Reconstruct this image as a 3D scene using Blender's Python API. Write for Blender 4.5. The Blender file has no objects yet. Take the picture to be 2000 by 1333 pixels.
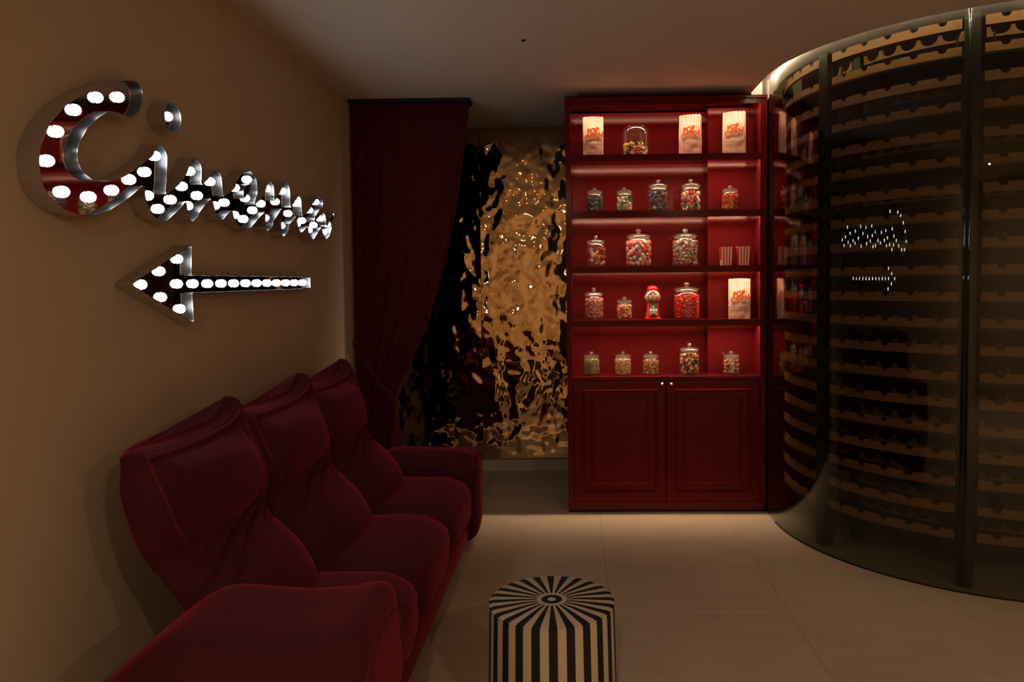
import bpy, bmesh, math, random
from mathutils import Vector, Matrix, noise, Euler
rnd = random.Random(7)
PI = math.pi
S = bpy.context.scene
COL = S.collection
V3 = Vector

# ------------------------------------------------------------------ camera
cam_d = bpy.data.cameras.new('camera')
cam = bpy.data.objects.new('camera', cam_d)
COL.objects.link(cam)
def _cam():
    yaw, pitch, roll = 0.0225567, 0.0476636, 0.00976036
    cy, sy, cp, sp = math.cos(yaw), math.sin(yaw), math.cos(pitch), math.sin(pitch)
    fwd = V3((-sy*cp, cy*cp, -sp)); right = V3((cy, sy, 0)); up = right.cross(fwd)
    c, s = math.cos(roll), math.sin(roll)
    r2 = right*c - up*s; u2 = right*s + up*c
    m = Matrix((( r2.x, u2.x, -fwd.x, 0), (r2.y, u2.y, -fwd.y, 0), (r2.z, u2.z, -fwd.z, 1.42), (0, 0, 0, 1)))
    cam.matrix_world = m
    cam_d.sensor_width = 36; cam_d.lens = 1450*36/2000
    cam_d.shift_x = (1000-1092.18)/2000; cam_d.shift_y = (622.36-666.5)/2000
    cam_d.clip_start = 0.02
_cam()
S.camera = cam

# ------------------------------------------------------------------ world, exposure, room lights
w = bpy.data.worlds.new('world'); S.world = w; w.use_nodes = True
w.node_tree.nodes['Background'].inputs[0].default_value = (0.010, 0.0065, 0.004, 1)
w.node_tree.nodes['Background'].inputs[1].default_value = 1.0
S.view_settings.view_transform = 'Standard'; S.view_settings.look = 'None'
S.view_settings.exposure = 0.0; S.view_settings.gamma = 1.0; S.view_settings.use_curve_mapping = False
LED = 215.0           # shelf strips
COVE = 40.0           # slot above the curved glass
BULB = 15.0            # marquee bulbs
FILL_W = 21.0           # added fill lamps, unseen behind the viewer (W each)
WARM = (1.0, 0.73, 0.46)
try:
    S.cycles.transparent_max_bounces = 24; S.cycles.max_bounces = 10
    S.cycles.caustics_reflective = False; S.cycles.caustics_refractive = False
except Exception: pass

# ------------------------------------------------------------------ dimensions (metres; X right, Y away, Z up)
XL = -1.415; XR = 4.3; YR = -2.6; YB = 5.6; ZC = 2.58
YF = 4.53                      # front of the red cabinet
GC = (2.317, 4.335); GR = 1.158   # curved glass

# ------------------------------------------------------------------ helpers
class MB:
    def __init__(s): s.v = []; s.f = []; s.c = []; s.cur = None; s.m = []; s.mi = 0
    def add(s, vs, fs):
        o = len(s.v); s.v += [tuple(p) for p in vs]
        for f in fs: s.f.append([i+o for i in f]); s.c.append(s.cur); s.m.append(s.mi)
    def box(s, x0, x1, y0, y1, z0, z1, bev=0):
        if bev:
            b = min(bev, (x1-x0)*.45, (y1-y0)*.45, (z1-z0)*.45)
            bm = bmesh.new(); bmesh.ops.create_cube(bm, size=1)
            for v in bm.verts: v.co = V3((x0+(v.co.x+.5)*(x1-x0), y0+(v.co.y+.5)*(y1-y0), z0+(v.co.z+.5)*(z1-z0)))
            bmesh.ops.bevel(bm, geom=bm.edges[:], offset=b, segments=2, affect='EDGES', profile=.5)
            s.bm(bm); return
        vs = [(x, y, z) for z in (z0, z1) for y in (y0, y1) for x in (x0, x1)]
        s.add(vs, [(0, 2, 3, 1), (4, 5, 7, 6), (0, 1, 5, 4), (2, 6, 7, 3), (0, 4, 6, 2), (1, 3, 7, 5)])
    def bm(s, bm, M=None):
        bm.verts.index_update()
        s.add([(M @ v.co if M else v.co) for v in bm.verts], [[v.index for v in f.verts] for f in bm.faces]); bm.free()
    def lathe(s, prof, n=32, o=(0, 0, 0), close=False):
        vs = []; fs = []
        for r, z in prof:
            for k in range(n):
                a = 2*PI*k/n; vs.append((o[0]+r*math.cos(a), o[1]+r*math.sin(a), o[2]+z))
        for i in range(len(prof)-1):
            for k in range(n):
                k2 = (k+1) % n; fs.append((i*n+k, i*n+k2, (i+1)*n+k2, (i+1)*n+k))
        s.add(vs, fs)
    def tube(s, pts, r, n=8, closed=False):
        pts = [V3(p) for p in pts]; N = len(pts); vs = []; fs = []
        up = V3((0.013, 0.021, 1))
        for i, p in enumerate(pts):
            a = pts[i-1] if (i or closed) else p; b = pts[(i+1) % N] if (i < N-1 or closed) else p
            t = (b-a).normalized(); sd = t.cross(up)
            if sd.length < 1e-3: sd = t.cross(V3((1, 0, 0)))
            sd.normalize(); nn = sd.cross(t); rr = r[i] if isinstance(r, (list, tuple)) else r
            for k in range(n):
                an = 2*PI*k/n; vs.append(p+sd*math.cos(an)*rr+nn*math.sin(an)*rr)
        for i in range(N if closed else N-1):
            j = (i+1) % N
            for k in range(n):
                k2 = (k+1) % n; fs.append((i*n+k, i*n+k2, j*n+k2, j*n+k))
        if not closed: fs.append(list(range(n))[::-1]); fs.append([(N-1)*n+k for k in range(n)])
        s.add(vs, fs)
    def grid(s, fn, nu, nv, closed_u=False):
        vs = [fn(i/(nu if closed_u else nu-1), j/(nv-1)) for j in range(nv) for i in range(nu)]; fs = []
        for j in range(nv-1):
            for i in range(nu if closed_u else nu-1):
                i2 = (i+1) % nu; fs.append((j*nu+i, j*nu+i2, (j+1)*nu+i2, (j+1)*nu+i))
        s.add(vs, fs)
    def mesh(s, name, mats, smooth=False, off=None):
        me = bpy.data.meshes.new(name)
        vs = s.v if off is None else [(a-off[0], b-off[1], c-off[2]) for a, b, c in s.v]
        me.from_pydata(vs, [], s.f)
        for m in (mats if isinstance(mats, (list, tuple)) else [mats]): me.materials.append(m)
        if any(s.m): me.polygons.foreach_set('material_index', s.m)
        if any(c is not None for c in s.c):
            at = me.color_attributes.new('tone', 'FLOAT_COLOR', 'CORNER'); k = 0; buf = []
            for f, c in zip(s.f, s.c): buf += list((c or (1, 1, 1))[:3]+(1,))*len(f)
            at.data.foreach_set('color', buf)
        if smooth:
            me.polygons.foreach_set('use_smooth', [True]*len(me.polygons))
            if smooth != 'all':
                try: me.set_sharp_from_angle(angle=math.radians(38))
                except Exception: pass
        me.update(); return me

def props(o, label=None, cat=None, group=None, kind=None):
    if label: o['label'] = label
    if cat: o['category'] = cat
    if group: o['group'] = group
    if kind: o['kind'] = kind
    return o
def ob(name, data, parent=None, loc=None, rot=None, **k):
    o = bpy.data.objects.new(name, data); COL.objects.link(o)
    if parent: o.parent = parent
    if loc is not None: o.location = loc
    if rot is not None: o.rotation_euler = rot
    return props(o, **k)
def empty(name, loc, label, cat, group=None, rz=0):
    o = ob(name, None, None, loc, (0, 0, rz), label=label, cat=cat, group=group); o.empty_display_size = .05; return o
def part(name, mb, mat, parent, smooth=False, world=True, **k):
    off = None
    if world and parent is not None:
        off = V3(parent.location)
        if parent.parent: off = off + V3(parent.parent.location)
    return ob(name, mb.mesh(name, mat, smooth, off), parent, **k)
def thing(name, mb, mat, label, cat, smooth=False, group=None, org=None, kind=None):
    """one-mesh thing; built in world space, origin moved to org"""
    o = ob(name, mb.mesh(name, mat, smooth, org), None, org, label=label, cat=cat, group=group, kind=kind); return o
def struct(name, mb, mat, smooth=False, parent=None):
    return ob(name, mb.mesh(name, mat, smooth), parent, kind='structure')

# ------------------------------------------------------------------ materials
def nt(name):
    m = bpy.data.materials.new(name); m.use_nodes = True
    return m, m.node_tree.nodes, m.node_tree.links, m.node_tree.nodes['Principled BSDF']
def pm(name, col, rough=.5, metal=0, spec=.5, nz=None, bump=None, sheen=0, coat=0, stretch=None, aniso=0):
    m, N, L, b = nt(name)
    b.inputs['Base Color'].default_value = (*col, 1); b.inputs['Roughness'].default_value = rough
    b.inputs['Metallic'].default_value = metal; b.inputs['Specular IOR Level'].default_value = spec
    if sheen:
        b.inputs['Sheen Weight'].default_value = sheen; b.inputs['Sheen Roughness'].default_value = .4
        b.inputs['Sheen Tint'].default_value = (.62, .055, .105, 1)
    if coat: b.inputs['Coat Weight'].default_value = coat; b.inputs['Coat Roughness'].default_value = .15
    tc = N.new('ShaderNodeTexCoord'); src = tc.outputs['Object']
    if stretch:
        mp = N.new('ShaderNodeMapping'); mp.inputs['Scale'].default_value = stretch; L.new(src, mp.inputs[0]); src = mp.outputs[0]
    if nz:
        t = N.new('ShaderNodeTexNoise'); t.inputs['Scale'].default_value = nz[0]; t.inputs['Detail'].default_value = 5
        L.new(src, t.inputs['Vector'])
        r = N.new('ShaderNodeMapRange'); r.inputs['To Min'].default_value = 1-nz[1]; r.inputs['To Max'].default_value = 1+nz[1]
        r.inputs['From Min'].default_value = .3; r.inputs['From Max'].default_value = .7
        L.new(t.outputs['Fac'], r.inputs['Value'])
        mx = N.new('ShaderNodeMix'); mx.data_type = 'RGBA'; mx.blend_type = 'MULTIPLY'; mx.inputs[0].default_value = 1
        mx.inputs['A'].default_value = (*col, 1); L.new(r.outputs[0], mx.inputs['B']); L.new(mx.outputs['Result'], b.inputs['Base Color'])
    if bump:
        t = N.new('ShaderNodeTexNoise'); t.inputs['Scale'].default_value = bump[0]; t.inputs['Detail'].default_value = 6
        L.new(src, t.inputs['Vector']); bp = N.new('ShaderNodeBump'); bp.inputs['Strength'].default_value = bump[1]
        bp.inputs['Distance'].default_value = bump[2]; L.new(t.outputs['Fac'], bp.inputs['Height']); L.new(bp.outputs[0], b.inputs['Normal'])
    return m
def emis(name, col, st):
    m, N, L, b = nt(name); N.remove(b); e = N.new('ShaderNodeEmission')
    e.inputs[0].default_value = (*col, 1); e.inputs[1].default_value = st
    L.new(e.outputs[0], N['Material Output'].inputs[0]); return m
def glass(name, tint, f0=.06, rough=0.0, power=5.0, haze=0.0):
    """thin clear glass: tinted pass-through plus a Schlick-weighted mirror reflection"""
    m, N, L, b = nt(name); N.remove(b)
    t = N.new('ShaderNodeBsdfTransparent'); t.inputs[0].default_value = (*tint, 1)
    g = N.new('ShaderNodeBsdfGlossy'); g.inputs['Roughness'].default_value = rough; g.inputs['Color'].default_value = (1, 1, 1, 1)
    lw = N.new('ShaderNodeLayerWeight'); lw.inputs[0].default_value = .5
    p = N.new('ShaderNodeMath'); p.operation = 'POWER'; p.inputs[1].default_value = power; L.new(lw.outputs['Facing'], p.inputs[0])
    a = N.new('ShaderNodeMath'); a.operation = 'MULTIPLY_ADD'; a.inputs[1].default_value = 1-f0; a.inputs[2].default_value = f0
    L.new(p.outputs[0], a.inputs[0]); mx = N.new('ShaderNodeMixShader'); L.new(a.outputs[0], mx.inputs[0])
    base = t.outputs[0]
    if haze:
        d = N.new('ShaderNodeBsdfDiffuse'); d.inputs[0].default_value = (.85, .84, .8, 1); tr = N.new('ShaderNodeBsdfTranslucent'); tr.inputs[0].default_value = (.85, .84, .8, 1)
        m1 = N.new('ShaderNodeMixShader'); m1.inputs[0].default_value = .5; L.new(d.outputs[0], m1.inputs[1]); L.new(tr.outputs[0], m1.inputs[2])
        m2 = N.new('ShaderNodeMixShader'); m2.inputs[0].default_value = haze; L.new(base, m2.inputs[1]); L.new(m1.outputs[0], m2.inputs[2]); base = m2.outputs[0]
    L.new(base, mx.inputs[1]); L.new(g.outputs[0], mx.inputs[2]); L.new(mx.outputs[0], N['Material Output'].inputs[0]); return m
def attr_mat(name, obj=False, rough=.3, coat=0.0):
    m, N, L, b = nt(name)
    if obj: n = N.new('ShaderNodeObjectInfo'); L.new(n.outputs['Color'], b.inputs['Base Color'])
    else: n = N.new('ShaderNodeAttribute'); n.attribute_name = 'tone'; L.new(n.outputs['Color'], b.inputs['Base Color'])
    b.inputs['Roughness'].default_value = rough; b.inputs['Coat Weight'].default_value = coat; return m
def stripes(name, ca, cb, period, duty, axis='X', rough=.6, offset=0.0):
    m, N, L, b = nt(name); tc = N.new('ShaderNodeTexCoord'); sp = N.new('ShaderNodeSeparateXYZ'); L.new(tc.outputs['Object'], sp.inputs[0])
    a = N.new('ShaderNodeMath'); a.operation = 'MULTIPLY_ADD'; a.inputs[1].default_value = 1/period; a.inputs[2].default_value = offset+100
    if axis == 'XY':
        ad = N.new('ShaderNodeMath'); ad.operation = 'ADD'; L.new(sp.outputs['X'], ad.inputs[0]); L.new(sp.outputs['Y'], ad.inputs[1]); L.new(ad.outputs[0], a.inputs[0])
    else: L.new(sp.outputs[axis], a.inputs[0])
    fr = N.new('ShaderNodeMath'); fr.operation = 'FRACT'; L.new(a.outputs[0], fr.inputs[0])
    lt = N.new('ShaderNodeMath'); lt.operation = 'LESS_THAN'; lt.inputs[1].default_value = duty; L.new(fr.outputs[0], lt.inputs[0])
    mx = N.new('ShaderNodeMix'); mx.data_type = 'RGBA'; L.new(lt.outputs[0], mx.inputs[0])
    mx.inputs['A'].default_value = (*ca, 1); mx.inputs['B'].default_value = (*cb, 1); L.new(mx.outputs['Result'], b.inputs['Base Color'])
    b.inputs['Roughness'].default_value = rough; return m
def ottoman_mat():
    m, N, L, b = nt('striped_velvet'); tc = N.new('ShaderNodeTexCoord'); sp = N.new('ShaderNodeSeparateXYZ'); L.new(tc.outputs['Object'], sp.inputs[0])
    def mth(op, a, bb=None, c=None):
        n = N.new('ShaderNodeMath'); n.operation = op
        for i, x in enumerate((a, bb, c)):
            if x is None: continue
            if isinstance(x, (int, float)): n.inputs[i].default_value = x
            else: L.new(x, n.inputs[i])
        return n.outputs[0]
    at = mth('ARCTAN2', sp.outputs['Y'], sp.outputs['X'])
    fr = mth('FRACT', mth('MULTIPLY_ADD', at, 24/(2*PI), 50.0+.05))
    st = mth('LESS_THAN', fr, .5)
    r2 = mth('SQRT', mth('ADD', mth('MULTIPLY', sp.outputs['X'], sp.outputs['X']), mth('MULTIPLY', sp.outputs['Y'], sp.outputs['Y'])))
    outer = mth('GREATER_THAN', r2, .0475); ring = mth('MULTIPLY', mth('LESS_THAN', r2, .0325), mth('GREATER_THAN', r2, .0135))
    blk = mth('MAXIMUM', mth('MULTIPLY', st, outer), ring)
    mx = N.new('ShaderNodeMix'); mx.data_type = 'RGBA'; L.new(blk, mx.inputs[0])
    mx.inputs['A'].default_value = (.62, .52, .40, 1); mx.inputs['B'].default_value = (.006, .007, .007, 1)
    L.new(mx.outputs['Result'], b.inputs['Base Color']); b.inputs['Roughness'].default_value = .75
    return m
def tile_mat():
    m, N, L, b = nt('limestone_tile'); tc = N.new('ShaderNodeTexCoord'); oi = N.new('ShaderNodeObjectInfo')
    n1 = N.new('ShaderNodeTexNoise'); n1.inputs['Scale'].default_value = 3.2; n1.inputs['Detail'].default_value = 8
    mp = N.new('ShaderNodeMapping'); mp.inputs['Scale'].default_value = (1, 3.5, 1); L.new(tc.outputs['Object'], mp.inputs[0])
    ad = N.new('ShaderNodeVectorMath'); ad.operation = 'ADD'; L.new(mp.outputs[0], ad.inputs[0])
    cm = N.new('ShaderNodeCombineXYZ'); ml = N.new('ShaderNodeMath'); ml.operation = 'MULTIPLY'; ml.inputs[1].default_value = 40; L.new(oi.outputs['Random'], ml.inputs[0])
    L.new(ml.outputs[0], cm.inputs[0]); L.new(cm.outputs[0], ad.inputs[1]); L.new(ad.outputs[0], n1.inputs['Vector'])
    cr = N.new('ShaderNodeValToRGB'); cr.color_ramp.elements[0].position = .3; cr.color_ramp.elements[1].position = .75
    cr.color_ramp.elements[0].color = (.55, .445, .34, 1); cr.color_ramp.elements[1].color = (.63, .515, .40, 1)
    L.new(n1.outputs['Fac'], cr.inputs[0])
    n2 = N.new('ShaderNodeTexNoise'); n2.inputs['Scale'].default_value = 90; n2.inputs['Detail'].default_value = 3; L.new(tc.outputs['Object'], n2.inputs['Vector'])
    mr = N.new('ShaderNodeMapRange'); mr.inputs['To Min'].default_value = .93; mr.inputs['To Max'].default_value = 1.05; L.new(n2.outputs['Fac'], mr.inputs['Value'])
    mx = N.new('ShaderNodeMix'); mx.data_type = 'RGBA'; mx.blend_type = 'MULTIPLY'; mx.inputs[0].default_value = 1
    L.new(cr.outputs[0], mx.inputs['A']); L.new(mr.outputs[0], mx.inputs['B']); L.new(mx.outputs['Result'], b.inputs['Base Color'])
    b.inputs['Roughness'].default_value = .5; b.inputs['Specular IOR Level'].default_value = .35; return m

M = dict(
 wall=pm('plaster_wall', (.60, .475, .35), .85, nz=(6, .03), bump=(120, .08, .002)),
 ceil=pm('ceiling_paint', (.76, .69, .63), .9, nz=(3, .02)),
 dark=pm('dark_wall_paint', (.03, .024, .018), .8, nz=(5, .1)),
 grout=pm('grout', (.40, .32, .24), .9, nz=(40, .06)),
 tile=tile_mat(),
 red=pm('red_lacquer', (.138, .0085, .0115), .16, spec=.13, nz=(8, .03)),
 black=pm('black_gap', (.006, .007, .007), .7, nz=(20, .1)),
 velvet=pm('red_velvet', (.068, .0125, .022), .82, spec=.12, sheen=.75, nz=(14, .12), bump=(420, .25, .0015)),
 velvetp=pm('red_velvet_piping', (.115, .014, .028), .8, spec=.15, sheen=.5, nz=(30, .1)),
 drape=pm('burgundy_drape', (.080, .009, .016), .85, spec=.15, sheen=.35, nz=(16, .12), bump=(300, .2, .001)),
 gold=pm('hammered_brass', (.64, .44, .245), .035, metal=1, nz=(2, .03)),
 brass=pm('brass', (.85, .55, .22), .2, metal=1, nz=(60, .05)),
 steel=pm('brushed_aluminium', (.62, .62, .66), .3, metal=1, nz=(30, .08), stretch=(1, 1, 14)),
 dimmed_return=pm('aluminium_dimmed', (.15, .15, .165), .36, metal=1, nz=(30, .08), stretch=(1, 1, 14)),  # inside of the aluminium returns, colour darkened to hold down bulb glare
 mirror=pm('smoked_mirror', (.52, .50, .50), .025, metal=1, nz=(2, .01)),
 chrome=pm('chrome', (.8, .78, .75), .14, metal=1, nz=(60, .04)),
 bulbm=emis('bulb_glow', (.93, 1.0, .97), BULB),
 porc=pm('white_porcelain', (.8, .8, .78), .3, nz=(10, .02)),
 led=emis('warm_led', (1.0, .70, .43), LED),
 cove=emis('cove_led', (1.0, .80, .52), COVE),
 lens=emis('fill_lamp_lens', WARM, 6.0),
 rackm=pm('black_steel', (.022, .026, .024), .45, metal=.3, nz=(14, .1)),
 oak=pm('oak_strip', (.46, .215, .095), .55, nz=(26, .14), stretch=(1, 1, 6), bump=(60, .1, .001)),
 tint=glass('smoked_curved_glass', (.56, .585, .53), .05, 0.0, 4.2),
 tint_in=glass('smoked_glass_inner', (.86, .88, .84), .0, 0.0),
 jar=glass('jar_glass', (.97, .97, .95), .085, .04, 2.6, .012),
 lid=glass('lid_glass', (.95, .95, .93), .11, .06, 2.2, .09),
 frost=glass('frosted_neck', (.7, .69, .66), .12, .35, 1.5, .55),
 paperA=stripes('popcorn_paper', (.86, .72, .56), (.60, .10, .045), .0100, .40, 'X', .65),
 cupm=stripes('cup_paper', (.80, .58, .48), (.58, .025, .03), .0175, .5, 'X', .5, .25),
 print_=pm('orange_red_print', (.80, .11, .015), .6, nz=(80, .06)),
 halo=pm('cream_print_halo', (.86, .72, .55), .65, nz=(80, .03)),
 candyO=attr_mat('candy_shell', True, .32, .2),
 candyA=attr_mat('candy_heap', False, .38, .15),
 redgloss=pm('red_enamel', (.55, .008, .012), .18, nz=(10, .03), coat=.6),
 botg=pm('dark_bottle_glass', (.006, .010, .006), .08, spec=.6, nz=(10, .1)),
 foil=pm('bottle_foil', (.10, .012, .014), .35, metal=.6, nz=(30, .08)),
 plate=pm('wall_plate', (.62, .50, .37), .35, nz=(30, .03)),
 ottom=ottoman_mat(), ottop=pm('cream_piping', (.56, .46, .35), .7, nz=(60, .05)),
)

# ------------------------------------------------------------------ room shell
mb = MB(); mb.box(XL-.15, XR+.15, YR-.15, YB+.15, -.12, -.002); floor = struct('floor', mb, M['grout'])
TX, TY, TS = .137, 3.142, .7655
i0 = math.floor((XL-TX)/TS); i1 = math.ceil((XR-TX)/TS); j0 = math.floor((YR-TY)/TS); j1 = math.ceil((YB-TY)/TS)
tile_cache = {}
for i in range(i0, i1):
    for j in range(j0, j1):
        x0, x1 = max(XL, TX+i*TS)+.001, min(XR, TX+(i+1)*TS)-.001
        y0, y1 = max(YR, TY+j*TS)+.001, min(YB, TY+(j+1)*TS)-.001
        if x1-x0 < .02 or y1-y0 < .02: continue
        k = (round(x1-x0, 4), round(y1-y0, 4))
        if k not in tile_cache:
            t = MB(); a, b_ = k[0]/2, k[1]/2; e = .0012
            vs = [(-a, -b_, -.002), (a, -b_, -.002), (a, b_, -.002), (-a, b_, -.002), (-a, -b_, -e), (a, -b_, -e), (a, b_, -e), (-a, b_, -e),
                  (-a+e, -b_+e, 0), (a-e, -b_+e, 0), (a-e, b_-e, 0), (-a+e, b_-e, 0)]
            t.add(vs, [(3, 2, 1, 0)]+[(q, (q+1) % 4, 4+(q+1) % 4, 4+q) for q in range(4)]+[(4+q, 4+(q+1) % 4, 8+(q+1) % 4, 8+q) for q in range(4)]+[(8, 9, 10, 11)])
            tile_cache[k] = t.mesh('tile', M['tile'])
        ob('tile', tile_cache[k], floor, ((x0+x1)/2, (y0+y1)/2, 0))

mb = MB(); mb.box(XL-.12, XL, YR, YB, 0, 2.75); struct('wall_left', mb, M['wall'])
mb = MB(); mb.box(XL-.12, XR+.12, YR-.12, YR, 0, 2.75); struct('wall_rear', mb, M['wall'])
mb = MB(); mb.box(XR, XR+.12, YR, YB, 0, 2.75); struct('wall_right', mb, M['wall'])
mb = MB(); mb.box(XL-.12, XR+.12, YB, YB+.12, 0, 2.75); struct('wall_back', mb, M['dark'])
mb = MB(); mb.box(-.05, 1.16, 4.95, YB-.001, 0, 2.575); struct('wall_partition', mb, M['dark'])
# ceiling with a slot that follows the curved glass
SR = GR+.068
def arc(R, a0, a1, n, z=0):
    return [(GC[0]-R*math.cos(math.radians(a0+(a1-a0)*k/n)), GC[1]-R*math.sin(math.radians(a0+(a1-a0)*k/n)), z) for k in range(n+1)]
def flat_poly(pts, z0, z1):
    bm = bmesh.new(); vs = [bm.verts.new((p[0], p[1], z0)) for p in pts]
    es = [bm.edges.new((vs[i], vs[(i+1) % len(vs)])) for i in range(len(vs))]
    r = bmesh.ops.triangle_fill(bm, edges=es, use_beauty=True)
    fs = [f for f in bm.faces]
    r = bmesh.ops.extrude_face_region(bm, geom=fs)
    for v in r['geom']:
        if isinstance(v, bmesh.types.BMVert): v.co.z = z1
    bmesh.ops.recalc_face_normals(bm, faces=bm.faces[:]); return bm
cp = [(XL, YR), (XR, YR), (XR, GC[1]-SR)] + [p[:2] for p in arc(SR, 90, 0, 48)] + [(GC[0]-SR, 4.70), (1.165, 4.70), (1.165, YB), (XL, YB)]
mb = MB(); mb.bm(flat_poly(cp, ZC, 2.66)); ceiling = struct('ceiling', mb, M['ceil'])
mb = MB(); mb.box(1.02, XR, 3.05, YB, 2.66, 2.74); struct('ceiling_wine_room', mb, M['ceil'])
mb = MB(); mb.box(XL, -.055, YB-.03, YB-.002, 0, .085); struct('baseboard_back', mb, pm('stone_skirting', (.50, .43, .35), .6, nz=(20, .05)))

mb = MB(); mb.box(1.092, 1.40, 4.66, 4.70, 2.537, 2.659); struct('trim_1', mb, M['ceil'])
# small dark sensor on the ceiling
mb = MB(); mb.lathe([(0, -.006), (.008, -.006), (.011, -.002), (.011, 0), (0, 0)], 16, (-.239, 3.594, ZC))
thing('ceiling_sensor', mb, M['black'], 'tiny black round sensor on the bare ceiling', 'sensor', True, org=(-.239, 3.594, ZC))

# fill lamps added in the unseen ceiling behind the viewer, for warm ambient light
def fill_lamp(x, y, k):
    t = empty('added_fill_lamp', (x, y, ZC), 'round added fill lamp %s' % k, 'fill_lamp', 'added fill lamps behind the viewer')
    mb = MB(); mb.lathe([(.045, -.001), (.062, -.006), (.064, -.001), (.064, 0)], 24, (x, y, ZC)); part('trim_ring', mb, M['porc'], t, True)
    mb = MB(); mb.lathe([(0, -.0015), (.045, -.0015)], 24, (x, y, ZC)); part('lens', mb, M['lens'], t)
    ld = bpy.data.lights.new('fill_lamp_light', 'AREA'); ld.shape = 'DISK'; ld.size = .09; ld.energy = FILL_W; ld.color = WARM
    ob('fill_lamp_light', ld, t, (0, 0, -.008))
fill_lamp(-.2, -1.2, 'over the left rear corner of the room')
fill_lamp(1.4, -1.2, 'over the middle of the rear wall')
fill_lamp(3.0, -1.2, 'over the right rear corner of the room')

# ------------------------------------------------------------------ hammered brass panels
def hammered(x0, x1, name, label, seed, yaw):
    z0, z1 = .087, ZC-.004; wd = x1-x0; nx = int(wd/.0075); nz_ = int((z1-z0)/.0075)
    cx = (x0+x1)/2
    def h(x, z):
        d = 0
        p = V3((x*10+seed, z*7.5, seed*.7)); d += .0060*noise.noise(p)
        d += .0025*noise.noise(V3((x*21+3, z*18, seed)))
        d += .010*noise.noise(V3((x*2.6+seed, z*2.0, 4.4)))
        f = min(1, (z-z0)/.10, (z1-z)/.16); return d*max(.25, f)
    mb = MB(); cyw, syw = math.cos(yaw), math.sin(yaw)
    def fn(u, v):
        x = (u-.5)*wd; z = z0+v*(z1-z0); y = -h(cx+x, z); return (cx+x*cyw-y*syw, YB-.030+x*syw+y*cyw, z)
    mb.grid(fn, nx, nz_)
    n = nx*nz_
    # thickness: a back face and edges
    bk = [fn(a, b_) for a, b_ in ((0, 0), (1, 0), (1, 1), (0, 1))]; bkv = [(p[0], YB-.003, p[2]) for p in bk]
    mb.add(bkv, [(3, 2, 1, 0)])
    edge = [i for i in range(nx)]
    mb.f.append(edge[::-1]+[n, n+1]); mb.c.append(None); mb.m.append(0)
    return thing(name, mb, M['gold'], label, 'wall panel', 'all', 'hammered brass panels', (cx, YB-.03, z0))
hammered(XL+.002, -.712, 'hammered_panel', 'rippled hammered brass panel half hidden behind the curtain', 3.1, math.radians(-.7))
hammered(-.708, -.052, 'hammered_panel', 'rippled hammered brass panel beside the red cabinet', 9.7, math.radians(1.5))

# ------------------------------------------------------------------ curtain
RE = [(2.577, -.657), (2.215, -.705), (1.86, -.76), (1.536, -.831), (1.176, -.936), (.946, -1.04), (.764, -1.143), (.698, -1.164), (.615, -1.162), (.398, -1.19), (0, -1.20)]
def redge(z):
    for (za, xa), (zb, xb) in zip(RE, RE[1:]):
        if z >= zb: t = (za-z)/(za-zb); return xa+(xb-xa)*t
    return RE[-1][1]
cur = empty('curtain', (-1.04, 4.74, 0), 'heavy burgundy floor-length curtain tied back at the left wall', 'curtain')
mb = MB()
folds = [(.035, .05, .055), (.11, .06, .05), (.19, .045, .06), (.285, .05, .035), (.42, .07, .03), (.60, .08, .028), (.80, .07, .03), (.96, .04, .025)]
def curt(u, v):
    z = ZC-.022-v*(ZC-.03); xr = redge(z); xl = XL+.006
    uu = u
    comp = (xr-xl)/.76
    x = xl+(xr-xl)*(uu if z > .7 else uu)
    y = 4.745
    amp = .95+.9*(1-comp)
    tie = math.exp(-((z-.70)/.16)**2)
    for k, (c_, w_, a_) in enumerate(folds):
        cc = c_ + .02*math.sin(z*1.7+k)
        y -= a_*amp*math.exp(-((u-cc)/w_)**2)*(1-.45*tie)
    y += .012*noise.noise(V3((u*6, z*1.3, 2.2)))
    y -= .05*u*(1-comp)
    y += .03*tie
    return (x, y, z)
mb.grid(curt, 150, 130)
def curtb(u, v): p = curt(1-u, v); return (p[0], p[1]+.006, p[2])
mb.grid(curtb, 150, 130)
part('drape', mb, M['drape'], cur, 'all')
mb = MB(); mb.box(XL+.002, -.652, 4.66, 4.80, ZC-.022, ZC-.001); part('curtain_track', mb, M['black'], cur)
# tie-back
tb = empty('tieback', (XL+.01, 4.70, 1.05), 'burgundy rope tieback with tassel across the curtain', 'tieback')
def tp(t):
    p = V3((XL+.02, 4.655, 1.045)).lerp(V3((-1.15, 4.615, .725)), t); p.z -= .03*math.sin(PI*t); p.y -= .02*math.sin(PI*t); return p
mb = MB()
for ph in (0, PI):
    pts = []
    for k in range(60):
        t = k/59; p = tp(t); a = t*40+ph; pts.append(p+V3((.004*math.cos(a), .004*math.sin(a), .004*math.sin(a))))
    mb.tube(pts, .006, 6)
part('rope', mb, M['velvetp'], tb, True)
mb = MB(); mb.tube([tp(1), (-1.148, 4.61, .66), (-1.138, 4.605, .60), (-1.13, 4.60, .565)], .006, 6); part('cord', mb, M['velvetp'], tb, True)
mb = MB(); mb.lathe([(0, 0), (.012, -.002), (.017, -.016), (.014, -.034), (.011, -.038), (.017, -.046), (.021, -.10), (.024, -.165), (.0, -.166)], 20, (-1.128, 4.60, .57)); part('tassel', mb, M['velvetp'], tb, True)
hk = MB(); hk.lathe([(0, 0), (.014, 0), (.014, .004), (0, .004)], 16)
hk.v = [(XL+z, 4.66+x, 1.055+y) for x, y, z in hk.v]
hk.tube([(XL+.003, 4.66, 1.055), (XL+.02, 4.655, 1.052), (XL+.032, 4.652, 1.04), (XL+.045, 4.65, 1.05), (XL+.046, 4.65, 1.066)], .004, 8)
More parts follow.
